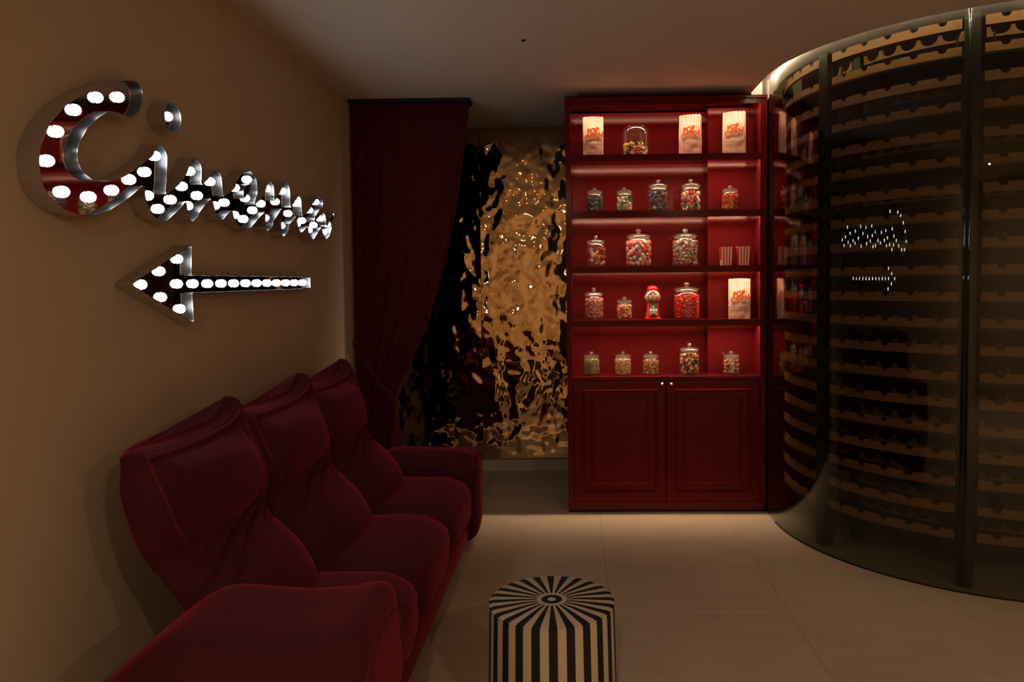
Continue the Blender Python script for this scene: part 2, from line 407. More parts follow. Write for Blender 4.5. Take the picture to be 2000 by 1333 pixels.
thing('wall_hook', hk, M['brass'], 'small brass hook on the left wall holding the tieback', 'hook', True, org=(XL, 4.66, 1.055))
sw = empty('wall_switch', (XL, 4.589, .955), 'small wall switch plate just above the sofa', 'switch')
mb = MB(); mb.box(XL, XL+.008, 4.548, 4.63, .914, .998, .003); part('plate', mb, M['plate'], sw)
mb = MB(); mb.tube([(XL+.008, 4.60, .93), (XL+.022, 4.60, .934)], .005, 8); part('toggle', mb, M['chrome'], sw, True)

# ------------------------------------------------------------------ red cabinet
cab = empty('display_cabinet', (.55, 4.7, 0), 'tall glossy red lacquered display cabinet with lit open shelves and two doors', 'cabinet')
CX0, CX1, OX0, OX1 = -.056, 1.158, -.022, 1.117
YBL, YBR = 4.80, 4.70; XS = .832
ZT = 2.535; OT = 2.487
SHELF = [2.192, 1.853, 1.517, 1.19]; BASE = .841
R = M['red']
mb = MB(); mb.box(CX0, OX0, YF, 4.93, .016, ZT, .002); part('side_panel', mb, R, cab)
mb = MB(); mb.box(OX1, CX1, YF, 4.93, .016, ZT, .002); part('side_panel', mb, R, cab)
mb = MB(); mb.box(CX0-.004, CX1, YF-.010, YF-.0005, ZT-.020, ZT, .003); part('crown_moulding', mb, R, cab)
mb = MB(); mb.box(OX0, OX1, YF+.006, 4.93, OT+.0405, ZT-.001); part('top_panel', mb, R, cab)
mb = MB(); mb.box(OX0, XS, YBL, YBL+.018, BASE-.03, OT+.012); part('back_panel', mb, R, cab)
mb = MB(); mb.box(XS, OX1, YBR, YBR+.1, BASE-.03, OT+.012); part('back_panel', mb, R, cab)
def shelf(zt, name='shelf', bottom=None):
    mb = MB(); 
    mb.box(OX0, OX1, YF+.0045, 4.80, zt-.020, zt)
    mb.box(OX0, OX1, YF, YF+.0045, zt-.040, zt)
    mb.box(OX0, OX1, YF-.003, YF, zt-.012, zt)
    return part(name, mb, R, cab)
def strip(zt, x0, x1):
    mb = MB(); mb.add([(x0, YF+.0050, zt-.0204), (x1, YF+.0050, zt-.0204), (x1, YF+.0116, zt-.0226), (x0, YF+.0116, zt-.0226)], [(3, 2, 1, 0)]); return part('led_strip', mb, M['led'], cab)
for z in SHELF: shelf(z); strip(z, OX0+.01, OX1-.01)
shelf(OT+.040, 'top_board'); strip(OT+.040, OX0+.01, OX1-.01)
mb = MB(); mb.box(OX0, OX1, YF+.002, 4.82, BASE-.022, BASE, .001); part('base_shelf', mb, R, cab)
mb = MB(); mb.box(OX0, OX1, YF+.003, YF+.02, .016, .066); mb.box(OX0, OX1, YF+.04, 4.9, .016, .03); part('plinth', mb, R, cab)
mb = MB(); mb.box(CX0+.004, CX1-.004, YF+.012, 4.9, 0, .016); part('toe_kick', mb, M['black'], cab)
mb = MB(); mb.box(OX0, OX1, YF+.03, YF+.04, .06, BASE-.022); part('door_backing', mb, M['black'], cab)
mb = MB(); mb.box(CX0, 1.10, 4.68, 4.93, ZT+.001, ZC-.001); part('filler_strip', mb, M['black'], cab)
def door(x0, x1, kx):
    z0, z1 = .069, BASE-.026
    d = ob('door', None, cab, (0, 0, 0)); 
    bpy.data.objects.remove(d)
    def rings(L, cap):
        mb = MB(); vs = []; fs = []
        for ins, y in L: vs += [(x0+ins, YF+y, z0+ins), (x1-ins, YF+y, z0+ins), (x1-ins, YF+y, z1-ins), (x0+ins, YF+y, z1-ins)]
        for k in range(len(L)-1):
            for q in range(4): q2 = (q+1) % 4; fs.append((k*4+q, k*4+q2, (k+1)*4+q2, (k+1)*4+q))
        if cap: k = len(L)-1; fs.append((k*4, k*4+1, k*4+2, k*4+3))
        mb.add(vs, fs); return mb
    d = part('door', rings([(0, .028), (0, .003), (.0015, .001), (.050, .001), (.0515, -.004), (.056, -.007), (.0605, -.004), (.064, .003), (.068, .009)], False), R, cab)
    p = part('raised_panel', rings([(.068, .009), (.103, .009), (.105, .007), (.122, .001), (.125, .001)], True), R, d)
    mb = MB(); mb.lathe([(0, 0), (.004, 0), (.004, .008), (.009, .012), (.010, .017), (.006, .022), (0, .023)], 20)
    mb.v = [(kx+x, YF-z+.001, .796+y) for x, y, z in mb.v]; part('knob', mb, M['brass'], d, True)
door(OX0+.003, .5465, .523); door(.5495, OX1-.003, .579)

# ------------------------------------------------------------------ curved smoked glass
gl = empty('curved_glass_wall', (1.6, 3.6, 0), 'floor-to-ceiling curved smoked glass wall around the wine racks', 'glass wall')
def gpath(a0, a1, n): return [(p[0], p[1]) for p in arc(GR, a0, a1, n)]
def pane(pth, name='glass_pane'):
    mb = MB(); th = .010; N = len(pth); nrm = []
    for i in range(N):
        a = V3((*pth[max(0, i-1)], 0)); b_ = V3((*pth[min(N-1, i+1)], 0)); t = (b_-a).normalized(); nrm.append((-t.y*-1, t.x*-1))
    # path runs from the cabinet towards +X: outside (room side) is on its right
    out = [(p[0]-n[0]*0, p[1]) for p, n in zip(pth, nrm)]
    inn = []
    for i, p in enumerate(pth):
        a = V3((*pth[max(0, i-1)], 0)); b_ = V3((*pth[min(N-1, i+1)], 0)); t = (b_-a).normalized(); inn.append((p[0]-t.y*th, p[1]+t.x*th))
    z0, z1 = .001, 2.655
    vs = []
    for p in out: vs += [(p[0], p[1], z0), (p[0], p[1], z1)]
    mb.mi = 0; mb.add(vs, [(2*i, 2*i+2, 2*i+3, 2*i+1) for i in range(N-1)])
    vs = []
    for p in inn: vs += [(p[0], p[1], z0), (p[0], p[1], z1)]
    mb.mi = 1; mb.add(vs, [(2*i+1, 2*i+3, 2*i+2, 2*i) for i in range(N-1)])
    # ends and edges
    n2 = 2*N
    mb.add([], [])
    for e in (0, N-1):
        mb.f.append([2*e, 2*e+1, n2+2*e+1, n2+2*e]); mb.c.append(None); mb.m.append(1)
    return part(name, mb, [M['tint'], M['tint_in']], gl, 'all')
pane([(GC[0]-GR, 4.60), (GC[0]-GR, 4.47)] + gpath(0, 59.5, 72))
pane(gpath(59.75, 90, 40) + [(2.8, GC[1]-GR), (3.5, GC[1]-GR), (XR-.002, GC[1]-GR)])
mb = MB()
def rail(mb, R0, R1, z0, z1, a0, a1, n):
    A = arc(R0, a0, a1, n); B = arc(R1, a0, a1, n); vs = []; fs = []
    for p, q in zip(A, B): vs += [(p[0], p[1], z0), (q[0], q[1], z0), (q[0], q[1], z1), (p[0], p[1], z1)]
    for i in range(n):
        for k in range(4): k2 = (k+1) % 4; fs.append((4*i+k, 4*i+k2, 4*i+4+k2, 4*i+4+k))
    fs += [(0, 1, 2, 3), (4*n+3, 4*n+2, 4*n+1, 4*n)]; mb.add(vs, fs)
rail(mb, GR-.0115, GR+.0015, 0, .004, 0, 90, 60); part('floor_channel', mb, M['black'], gl)
mb = MB(); mb.box(1.1595, 1.172, 4.50, 4.95, .0, 2.655); part('edge_channel', mb, M['rackm'], gl)
mb = MB(); rail(mb, SR-.020, SR-.012, 2.648, 2.656, 0, 92, 60); mb.box(GC[0]-SR+.012, GC[0]-SR+.020, GC[1], 4.64, 2.648, 2.656)
thing('cove_light_strip', mb, M['cove'], 'warm light strip hidden in the ceiling slot above the curved glass', 'light strip', org=(1.3, 3.7, 2.65))

# ------------------------------------------------------------------ wine rack
rk = empty('wine_rack', (GC[0], GC[1], 0), 'curved dark steel wine rack with notched oak bottle strips behind smoked glass', 'wine rack')
RF, RB = 1.055, .845
PA = [-19.2, 20.4, 60.0, 99.6, 139.2]
RING = [.214+.2452*k for k in range(10)]
for R_, nm, hw in ((RF, 'post', .033), (RB, 'post', .026)):
    for a in PA:
        ar = math.radians(a); c_, s_ = math.cos(ar), math.sin(ar); mb = MB()
        mb.box(-hw, hw, -hw, hw, 0, 2.60, .004)
        mb.v = [(GC[0]-R_*c_ + (-c_*x - -s_*y)*1.0, GC[1]-R_*s_ + (-s_*x + -c_*y), z) for x, y, z in mb.v]
        part(nm, mb, M['rackm'], rk)
mb = MB(); rail(mb, .80, 1.088, -.012, 0, PA[0], PA[-1], 90); me_plate = mb.mesh('shelf_plate', M['rackm'], False, (GC[0], GC[1], 0))
for z in RING: ob('shelf_plate', me_plate, rk, (0, 0, z))
def notched(Rm, th, hgt, a0, a1, ntch, rn, soft):
    ss = set()
    n = int((a1-a0)/1.2)
    for k in range(n+1): ss.add(round(a0+(a1-a0)*k/n, 4))
    wn = math.degrees(rn/Rm)
    for c_ in ntch:
        for q in (-1.002, -1, -.94, -.8, -.6, -.35, 0, .35, .6, .8, .94, 1, 1.002):
            a = c_+q*wn
            if a0 < a < a1: ss.add(round(a, 4))
    ss = sorted(ss)
    def top(a):
        t = hgt
        for c_ in ntch:
            d = abs(a-c_)/wn
            if d <= 1.0: t = min(t, hgt-rn*math.sqrt(max(0, 1-d*d))*(.95 if not soft else .92))
        return max(t, .006)
    vs = []; fs = []
    for a in ss:
        ar = math.radians(a); c_, s_ = math.cos(ar), math.sin(ar); t = top(a)
        for rr, zz in ((Rm-th/2, 0), (Rm+th/2, 0), (Rm+th/2, t), (Rm-th/2, t)): vs.append((-rr*c_, -rr*s_, zz))
    for i in range(len(ss)-1):
        for k in range(4): k2 = (k+1) % 4; fs.append((4*i+k, 4*i+k2, 4*i+4+k2, 4*i+4+k))
    m_ = len(ss)-1; fs += [(0, 1, 2, 3), (4*m_+3, 4*m_+2, 4*m_+1, 4*m_)]
    mb = MB(); mb.add(vs, fs); return mb
BAYN = []
for b_ in range(4):
    a0, a1 = PA[b_]+2.6, PA[b_+1]-2.3; mid = (a0+a1)/2
    nt_ = [mid+(k-2)*6.55 for k in range(5)]; BAYN.append(nt_)
    mf = notched(1.063, .016, .043, a0, a1, nt_, .0195, False).mesh('front_strip', M['oak'])
    mr_ = notched(.86, .016, .046, a0+.5, a1-.5, [mid+(k-2)*6.55 for k in range(5)], .041, True).mesh('rear_strip', M['oak'])
    rods = []
    for a in (a0+2.0, a1-1.2):
        ar = math.radians(a); rd = MB(); rd.lathe([(.005, 0), (.005, .1225)], 8, (-1.040*math.cos(ar), -1.040*math.sin(ar), 0)); rods.append(rd.mesh('support_rod', M['rackm']))
    for z in RING:
        for dz in (.001, .1235):
            if z+dz+.05 > 2.6: continue
            ob('front_strip', mf, rk, (0, 0, z+dz)); ob('rear_strip', mr_, rk, (0, 0, z+dz))
        [ob('support_rod', q, rk, (0, 0, z+.001)) for q in rods]

# bottles lying in the rack, necks towards the glass
bm_ = MB(); bm_.lathe([(0, .004), (.03, 0), (.037, .006), (.0375, .02), (.0375, .185), (.034, .205), (.018, .235), (.0145, .25), (.0145, .262)], 24); me_bot = bm_.mesh('bottle_body', M['botg'], True)
bm_ = MB(); bm_.lathe([(.0150, .252), (.0155, .256), (.0150, .292), (.0165, .294), (.0165, .302), (.013, .305), (0, .305)], 24); me_foil = bm_.mesh('foil', M['foil'], True)
BOT = [(2, 0, 5, 1, 'top'), (2, 0, 4, 0, ''), (2, 0, 3, 1, ''), (2, 0, 3, 0, ''), (2, 0, 2, 1, ''), (2, 1, 2, 0, ''), (2, 1, 4, 1, ''), (1, 4, 1, 1, ''), (1, 3, 1, 0, ''), (1, 4, 3, 0, ''), (2, 0, 0, 1, ''), (1, 1, 2, 1, '')]
for bi, ni, lv, rw, _ in BOT:
    a = math.radians(BAYN[bi][ni]); z = RING[lv]+(.1235 if rw else .001)+.0455
    d = V3((-math.cos(a), -math.sin(a), 0)); tip = 1.095
    q = V3((0, 0, 1)).rotation_difference(d).to_euler()
    base = V3((GC[0], GC[1], z)) + d*(tip-.305)
    bay = 'middle bay' if bi == 1 else 'right bay'
    t = ob('wine_bottle', None, None, base, q, label='dark wine bottle lying neck-out in the %s, %s slot, %s row up' % (bay, ['first', 'second', 'third', 'fourth', 'fifth'][ni], ['1st', '2nd', '3rd', '4th', '5th', '6th', '7th', '8th', '9th', '10th', '11th', '12th'][lv*2+rw]), cat='bottle', group='bottles in the wine rack')
    ob('bottle_body', me_bot, t); ob('foil', me_foil, t)

# ------------------------------------------------------------------ marquee sign
KS = 0.9985
def kz(p): return (p[0]*KS, 1.42+(p[1]-1.42)*KS)
CPOLY = [(2.265, 2.053), (2.307, 2.061), (2.333, 2.05), (2.343, 2.032), (2.339, 2.002), (2.321, 1.968), (2.287, 1.942), (2.255, 1.934), (2.21, 1.937), (2.165, 1.932), (2.113, 1.901), (2.068, 1.866), (2.037, 1.826), (2.02, 1.793), (2.021, 1.763), (2.04, 1.739), (2.081, 1.725), (2.159, 1.734), (2.219, 1.753), (2.304, 1.797), (2.381, 1.844), (2.418, 1.877), (2.45, 1.86), (2.42, 1.80), (2.38, 1.75), (2.323, 1.737), (2.265, 1.701), (2.214, 1.673), (2.153, 1.644), (2.091, 1.624), (2.012, 1.617), (1.944, 1.628), (1.896, 1.655), (1.872, 1.693), (1.867, 1.744), (1.875, 1.783), (1.912, 1.846), (1.976, 1.909), (2.064, 1.967), (2.177, 2.025)]
STROKES = [
 [(2.43, 1.846, .036), (2.408, 1.78, .05), (2.388, 1.72, .055), (2.40, 1.69, .045), (2.44, 1.675, .036)],
 [(2.44, 1.676, .036), (2.518, 1.717, .034), (2.594, 1.772, .030), (2.65, 1.836, .034), (2.66, 1.842, .034)],
 [(2.658, 1.84, .036), (2.64, 1.77, .042), (2.628, 1.705, .042), (2.616, 1.668, .018)],
 [(2.63, 1.705, .036), (2.699, 1.752, .032), (2.798, 1.812, .034), (2.815, 1.828, .030)],
 [(2.813, 1.82, .034), (2.812, 1.76, .044), (2.828, 1.722, .040), (2.84, 1.712, .034)],
 [(2.84, 1.718, .034), (2.909, 1.748, .032), (3.002, 1.800, .030)],
 [(2.975, 1.775, .032), (2.997, 1.82, .030), (3.05, 1.862, .028), (3.10, 1.874, .028), (3.135, 1.858, .030), (3.138, 1.828, .032), (3.105, 1.785, .032), (3.04, 1.752, .026)],
 [(2.985, 1.79, .034), (2.965, 1.745, .036), (2.975, 1.712, .036), (3.02, 1.692, .034), (3.073, 1.695, .034), (3.165, 1.742, .030), (3.251, 1.785, .030), (3.306, 1.845, .034)],
 [(3.308, 1.848, .036), (3.30, 1.78, .040), (3.285, 1.715, .040), (3.262, 1.680, .018)],
 [(3.29, 1.725, .032), (3.409, 1.803, .030), (3.485, 1.862, .036)],
 [(3.490, 1.866, .040), (3.485, 1.78, .044), (3.465, 1.71, .044), (3.44, 1.670, .020)],
 [(3.47, 1.73, .032), (3.559, 1.767, .030), (3.645, 1.824, .030)],
 [(3.645, 1.828, .030), (3.642, 1.77, .038), (3.665, 1.724, .036)],
 [(3.665, 1.718, .034), (3.739, 1.748, .030), (3.82, 1.79, .026)],
 [(3.965, 1.858, .026), (3.93, 1.855, .030), (3.845, 1.805, .034), (3.80, 1.75, .036), (3.805, 1.710, .036), (3.83, 1.694, .034), (3.905, 1.738, .030), (3.995, 1.778, .030)],
 [(4.0, 1.78, .030), (4.005, 1.735, .034), (4.035, 1.706, .032), (4.07, 1.715, .026), (4.12, 1.762, .020), (4.165, 1.815, .010)],
]
BULBS = dict(C=[(2.242, 1.994), (2.139, 1.968), (2.041, 1.91), (1.966, 1.836), (1.926, 1.752), (1.98, 1.678), (2.09, 1.677), (2.197, 1.709), (2.286, 1.753), (2.371, 1.789), (2.43, 1.85)],
 i=[(2.381, 1.715), (2.44, 1.678), (2.518, 1.717), (2.594, 1.772), (2.65, 1.833)],
 n=[(2.628, 1.708), (2.699, 1.752), (2.798, 1.816), (2.829, 1.729), (2.909, 1.749)],
 e=[(3.002, 1.819), (3.119, 1.868), (3.096, 1.788), (2.99, 1.708), (3.073, 1.699), (3.165, 1.744)],
 m=[(3.251, 1.781), (3.313, 1.856), (3.287, 1.722), (3.409, 1.807), (3.489, 1.865), (3.467, 1.702), (3.559, 1.767), (3.662, 1.826), (3.668, 1.727), (3.739, 1.748)],
 a=[(3.845, 1.81), (3.94, 1.863), (3.83, 1.708), (3.905, 1.738), (4.006, 1.781), (4.058, 1.711), (4.12, 1.76)])
ARROWB = [(2.326, 1.428), (2.433, 1.472), (2.547, 1.516), (2.437, 1.386), (2.553, 1.343)] + [(2.54+.1075*k, 1.430+.0004*k) for k in range(12)]
def seg_d(px, py, a, b_):
    ax, ay, ar = a; bx, by, br = b_; dx, dy = bx-ax, by-ay; t = max(0, min(1, ((px-ax)*dx+(py-ay)*dy)/(dx*dx+dy*dy+1e-12)))
    return math.hypot(px-ax-dx*t, py-ay-dy*t)-(ar+(br-ar)*t)
def poly_d(px, py, P):
    ins = False; d = 1e9; n = len(P)
    for i in range(n):
        ax, ay = P[i]; bx, by = P[(i+1) % n]
        if (ay > py) != (by > py) and px < (bx-ax)*(py-ay)/(by-ay)+ax: ins = not ins
        dx, dy = bx-ax, by-ay; t = max(0, min(1, ((px-ax)*dx+(py-ay)*dy)/(dx*dx+dy*dy+1e-12)))
        d = min(d, math.hypot(px-ax-dx*t, py-ay-dy*t))
    return -d if ins else d
def contours(field, x0, y0, nx, ny, h):
    segs = {}
    def ip(i, j, k, l):
        if (k, l) < (i, j): i, j, k, l = k, l, i, j
        a, b_ = field[j][i], field[l][k]; t = a/(a-b_); return (x0+(i+(k-i)*t)*h, y0+(j+(l-j)*t)*h)
    for j in range(ny-1):
        for i in range(nx-1):
            c_ = [field[j][i] < 0, field[j][i+1] < 0, field[j+1][i+1] < 0, field[j+1][i] < 0]; k = sum(c_)
            if k in (0, 4): continue
            E = [((i, j), (i+1, j)), ((i+1, j), (i+1, j+1)), ((i+1, j+1), (i, j+1)), ((i, j+1), (i, j))]
            ent = []
            for q in range(4):
                if c_[q] != c_[(q+1) % 4]: ent.append((q, c_[q]))
            pts = [(ip(*E[q][0], *E[q][1]), inn) for q, inn in ent]
            # going round ccw: leaving inside -> start of boundary with inside on the left
            for n_, (p, inn) in enumerate(pts):
                if inn:
                    nx_ = pts[n_-1] if True else None
                    segs[p] = nx_[0]
    loops = []
    while segs:
        s0, cur_ = segs.popitem(); L = [s0]
        while cur_ != s0 and cur_ in segs:
            L.append(cur_); cur_ = segs.pop(cur_)
        if len(L) > 12: loops.append(L)
    return loops
def smooth_loop(L, it=3, step=.007):
    P = [V3((a, b_, 0)) for a, b_ in L]
    for _ in range(it): P = [(P[i-1]+P[i]*2+P[(i+1) % len(P)])/4 for i in range(len(P))]
    out = [P[0]]
    for p in P[1:]:
        if (p-out[-1]).length > step: out.append(p)
    return [(p.x, p.y) for p in out]
def field_loops(polys, strokes, pad=.03, h=.0045):
    pts = [q[:2] for P in polys for q in P] + [q[:2] for s_ in strokes for q in s_]
    x0 = min(p[0] for p in pts)-.08; x1 = max(p[0] for p in pts)+.08; y0 = min(p[1] for p in pts)-.08; y1 = max(p[1] for p in pts)+.08
    nx, ny = int((x1-x0)/h)+1, int((y1-y0)/h)+1
    segs = [(a, b_) for s_ in strokes for a, b_ in zip(s_, s_[1:])]
    F_ = []
    for j in range(ny):
        y = y0+j*h; row = []
        for i in range(nx):
            x = x0+i*h; d = 1.0
            for a, b_ in segs:
                if abs(x-(a[0]+b_[0])/2) > .16: continue
                d = min(d, seg_d(x, y, a, b_))
            for P in polys:
                if x < P_max(P)+.03: d = min(d, poly_d(x, y, P))
            row.append(d if abs(d) > 1e-7 else 1e-7)
        F_.append(row)
    return [smooth_loop(L) for L in contours(F_, x0, y0, nx, ny, h)]
def P_max(P): return max(p[0] for p in P)
XF = XL+.058; XM = XL+.037
def offset_loop(L, d):
    out = []; n = len(L)
    for i in range(n):
        a, b_ = L[i-1], L[(i+1) % n]; tx, ty = b_[0]-a[0], b_[1]-a[1]; l = math.hypot(tx, ty) or 1
        out.append((L[i][0]-ty/l*d, L[i][1]+tx/l*d))
    return out
def area(L): return sum(L[i-1][0]*L[i][1]-L[i][0]*L[i-1][1] for i in range(len(L)))/2
def channel(loops, parent, prefix=''):
    """open letter box: aluminium return walls round a recessed mirror face"""
    mb = MB(); outer = max(loops, key=lambda l: abs(area(l)))
    ls = []
    for L in loops:
        want = L is outer
        if (area(L) > 0) != want: L = L[::-1]
        ls.append(L)                                   # material is on the left of every loop
    for L in ls:
        n = len(L); I = offset_loop(L, .003); vs = []; fs = []
        for p in L: vs += [(XL+.001, *p), (XF, *p)]
        for p in I: vs += [(XF, *p), (XF-.004, *p)]
        for i in range(n):
            j = (i+1) % n
            fs += [(2*i, 2*j, 2*j+1, 2*i+1), (2*i+1, 2*j+1, 2*n+2*j, 2*n+2*i), (2*n+2*i, 2*n+2*j, 2*n+2*j+1, 2*n+2*i+1)]
        mb.add(vs, fs)
    part(prefix+'return', mb, M['steel'], parent, True)
    mb = MB()
    for L in ls:
        I = offset_loop(L, .0031); n = len(I); vs = []
        for p in I: vs += [(XF-.003, *p), (XM-.002, *p)]
        mb.add(vs, [(2*i, 2*((i+1) % n), 2*((i+1) % n)+1, 2*i+1) for i in range(n)])
    part(prefix+'dimmed_return', mb, M['dimmed_return'], parent, True)
    bm = bmesh.new(); es = []
    for L in ls:
        I = offset_loop(L, .0025); vs = [bm.verts.new((XM, *p)) for p in I]; es += [bm.edges.new((vs[i], vs[(i+1) % len(vs)])) for i in range(len(vs))]
    bmesh.ops.triangle_fill(bm, edges=es, use_beauty=True)
    for f in bm.faces:
        if f.normal.x < 0: f.normal_flip()
    mb = MB(); mb.bm(bm); part(prefix+'mirror_face', mb, M['mirror'], parent)
bb = MB(); prof = [(.0153*math.sin(PI*k/10), -.0153*math.cos(PI*k/10)+.0042) for k in range(1, 11)]
bb.lathe([(.0143, .0012)]+[q for q in prof if q[1] > .003], 20); bb.v = [(z, x, y) for x, y, z in bb.v]
me_bulb = bb.mesh('bulb', M['bulbm'], 'all')
bb = MB(); bb.lathe([(.0168, -.0008), (.0168, .0006), (.0145, .0011)], 20); bb.v = [(z, x, y) for x, y, z in bb.v]; me_sock = bb.mesh('bulb_socket', M['plate'], True)
def bulbs(L, parent):
    for p in L:
        q = kz(p); o = ob('bulb', me_bulb, parent, (XM+.001-parent.location.x, q[0]-parent.location.y, q[1]-parent.location.z)); ob('bulb_socket', me_sock, o)
sg = empty('marquee_sign', (XL, 3.0, 1.65), 'large script Cinema marquee sign with glowing white bulbs on the left wall', 'sign')
loops = field_loops([CPOLY], [[(p[0], p[1], p[2]+(.001 if k_ == 6 else .004)) for p in s_] for k_, s_ in enumerate(STROKES)])
channel(loops, sg)
dc = (2.513, 1.993); dl = []
for k in range(40):
    a = 2*PI*k/40; rr = .0525*(1+.04*math.cos(2*a)); dl.append((dc[0]+rr*math.cos(a), dc[1]+.004*math.cos(a)+rr*math.sin(a)))
channel([dl], sg, 'dot_')
bulbs([p for L in BULBS.values() for p in L]+[(2.513, 1.996)], sg)
ar_ = empty('marquee_arrow', (XL, 3.0, 1.42), 'long marquee arrow pointing left with a row of glowing white bulbs', 'sign')
def rounded_poly(P, r, n=6):
    out = []
    for i in range(len(P)):
        p = V3((*P[i], 0)); a = V3((*P[i-1], 0)); b_ = V3((*P[(i+1) % len(P)], 0)); rr = r[i]
        if rr == 0: out.append(P[i]); continue
        d1 = (a-p).normalized(); d2 = (b_-p).normalized()
        s0 = p+d1*rr; s1 = p+d2*rr
        for k in range(n+1):
            t = k/n; q = s0*(1-t)**2+p*2*t*(1-t)+s1*t*t; out.append((q.x, q.y))
    return out
AL = rounded_poly([(2.235, 1.428), (2.608, 1.286), (2.602, 1.3955), (3.775, 1.4015), (3.775, 1.4665), (2.602, 1.4625), (2.610, 1.572)], [.03, .02, .004, .012, .012, .004, .02])
def densify(P, st=.02):
    out = []
    for i in range(len(P)):
        a = P[i]; b_ = P[(i+1) % len(P)]; n = max(1, int(math.hypot(b_[0]-a[0], b_[1]-a[1])/st))
        out += [(a[0]+(b_[0]-a[0])*k/n, a[1]+(b_[1]-a[1])*k/n) for k in range(n)]
    return out
channel([densify(AL)], ar_)
bulbs(ARROWB, ar_)

# ------------------------------------------------------------------ sofa
so = empty('sofa', (-.95, 3.0, 0), 'plush dark red velvet three-seat sofa with folded pillow backs along the left wall', 'sofa')
def rbox(c, h, n, seg, deform=None):
    """puffy rounded box"""
    bm = bmesh.new(); bmesh.ops.create_cube(bm, size=2); bmesh.ops.subdivide_edges(bm, edges=bm.edges[:], cuts=seg, use_grid_fill=True)
    for v in bm.verts:
        a, b_, c_ = v.co; a, b_, c_ = [math.copysign(math.sin(abs(t)*PI/2)**.85, t) for t in (a, b_, c_)]
        r = (abs(a)**n+abs(b_)**n+abs(c_)**n)**(-1/n); u = V3((a*r, b_*r, c_*r)); p = V3((c[0]+u.x*h[0], c[1]+u.y*h[1], c[2]+u.z*h[2]))
        v.co = deform(p, u) if deform else p
    mb = MB(); mb.bm(bm); return mb
def sm(a, b_, x): t = max(0, min(1, (x-a)/(b_-a))); return t*t*(3-2*t)
SY = [1.93, 2.565, 3.20, 3.835]
vel = M['velvet']
mb = MB(); mb.box(-1.25, -.585, 1.90, 3.90, .04, .26, .02); part('base', mb, vel, so, True)
for x in (-1.2, -.72):
    for y in (1.95, 3.8):
        mb = MB(); mb.lathe([(.022, 0), (.026, .05)], 16, (x, y, 0)); part('foot', mb, M['black'], so, True)
for k in range(3):
    y0, y1 = SY[k], SY[k+1]; cy_ = (y0+y1)/2
    def dseat(p, u, cy_=cy_, k=k):
        top = max(0, u.z)
        p.z += .018*top*(1-u.y**2)*(1-.3*u.x**2)
        f = sm(.5, 1, u.x); p.z -= .030*f*top
        if u.x > .2: p.x += .016*math.cos(u.y*1.4)*sm(.2, .9, u.x); p.x -= .045*sm(.1, 1, -u.z)*sm(.2, .9, u.x)
        g = sm(.78, .95, u.x)*sm(.05, .5, abs(u.z))*.006
        p.x += g*math.sin(p.y*95+3*noise.noise(V3((p.y*8, p.z*8, k))))*(1-abs(u.z))
        p.z += .006*noise.noise(V3((p.x*6, p.y*6, k*3.1)))*top
        return p
    st = part('seat_cushion', rbox((-.845, cy_, .285), (.295, .322, .145), 6, 22, dseat), vel, so, 'all')
    # piping along the lower front edge of the cushion
    pts = [(-.556+.014*math.cos((t-.5)*2*1.4), y0+.03+(y1-y0-.06)*t, .235) for t in [q/24 for q in range(25)]]
    part('piping', (lambda m: (m.tube(pts, .006, 6), m)[1])(MB()), M['velvetp'], st, True, world=False).location = (0, 0, 0)
for ch in [o for o in so.children if o.name.startswith('seat_cushion')]:
    for pch in ch.children:
        for v in pch.data.vertices: v.co -= so.location
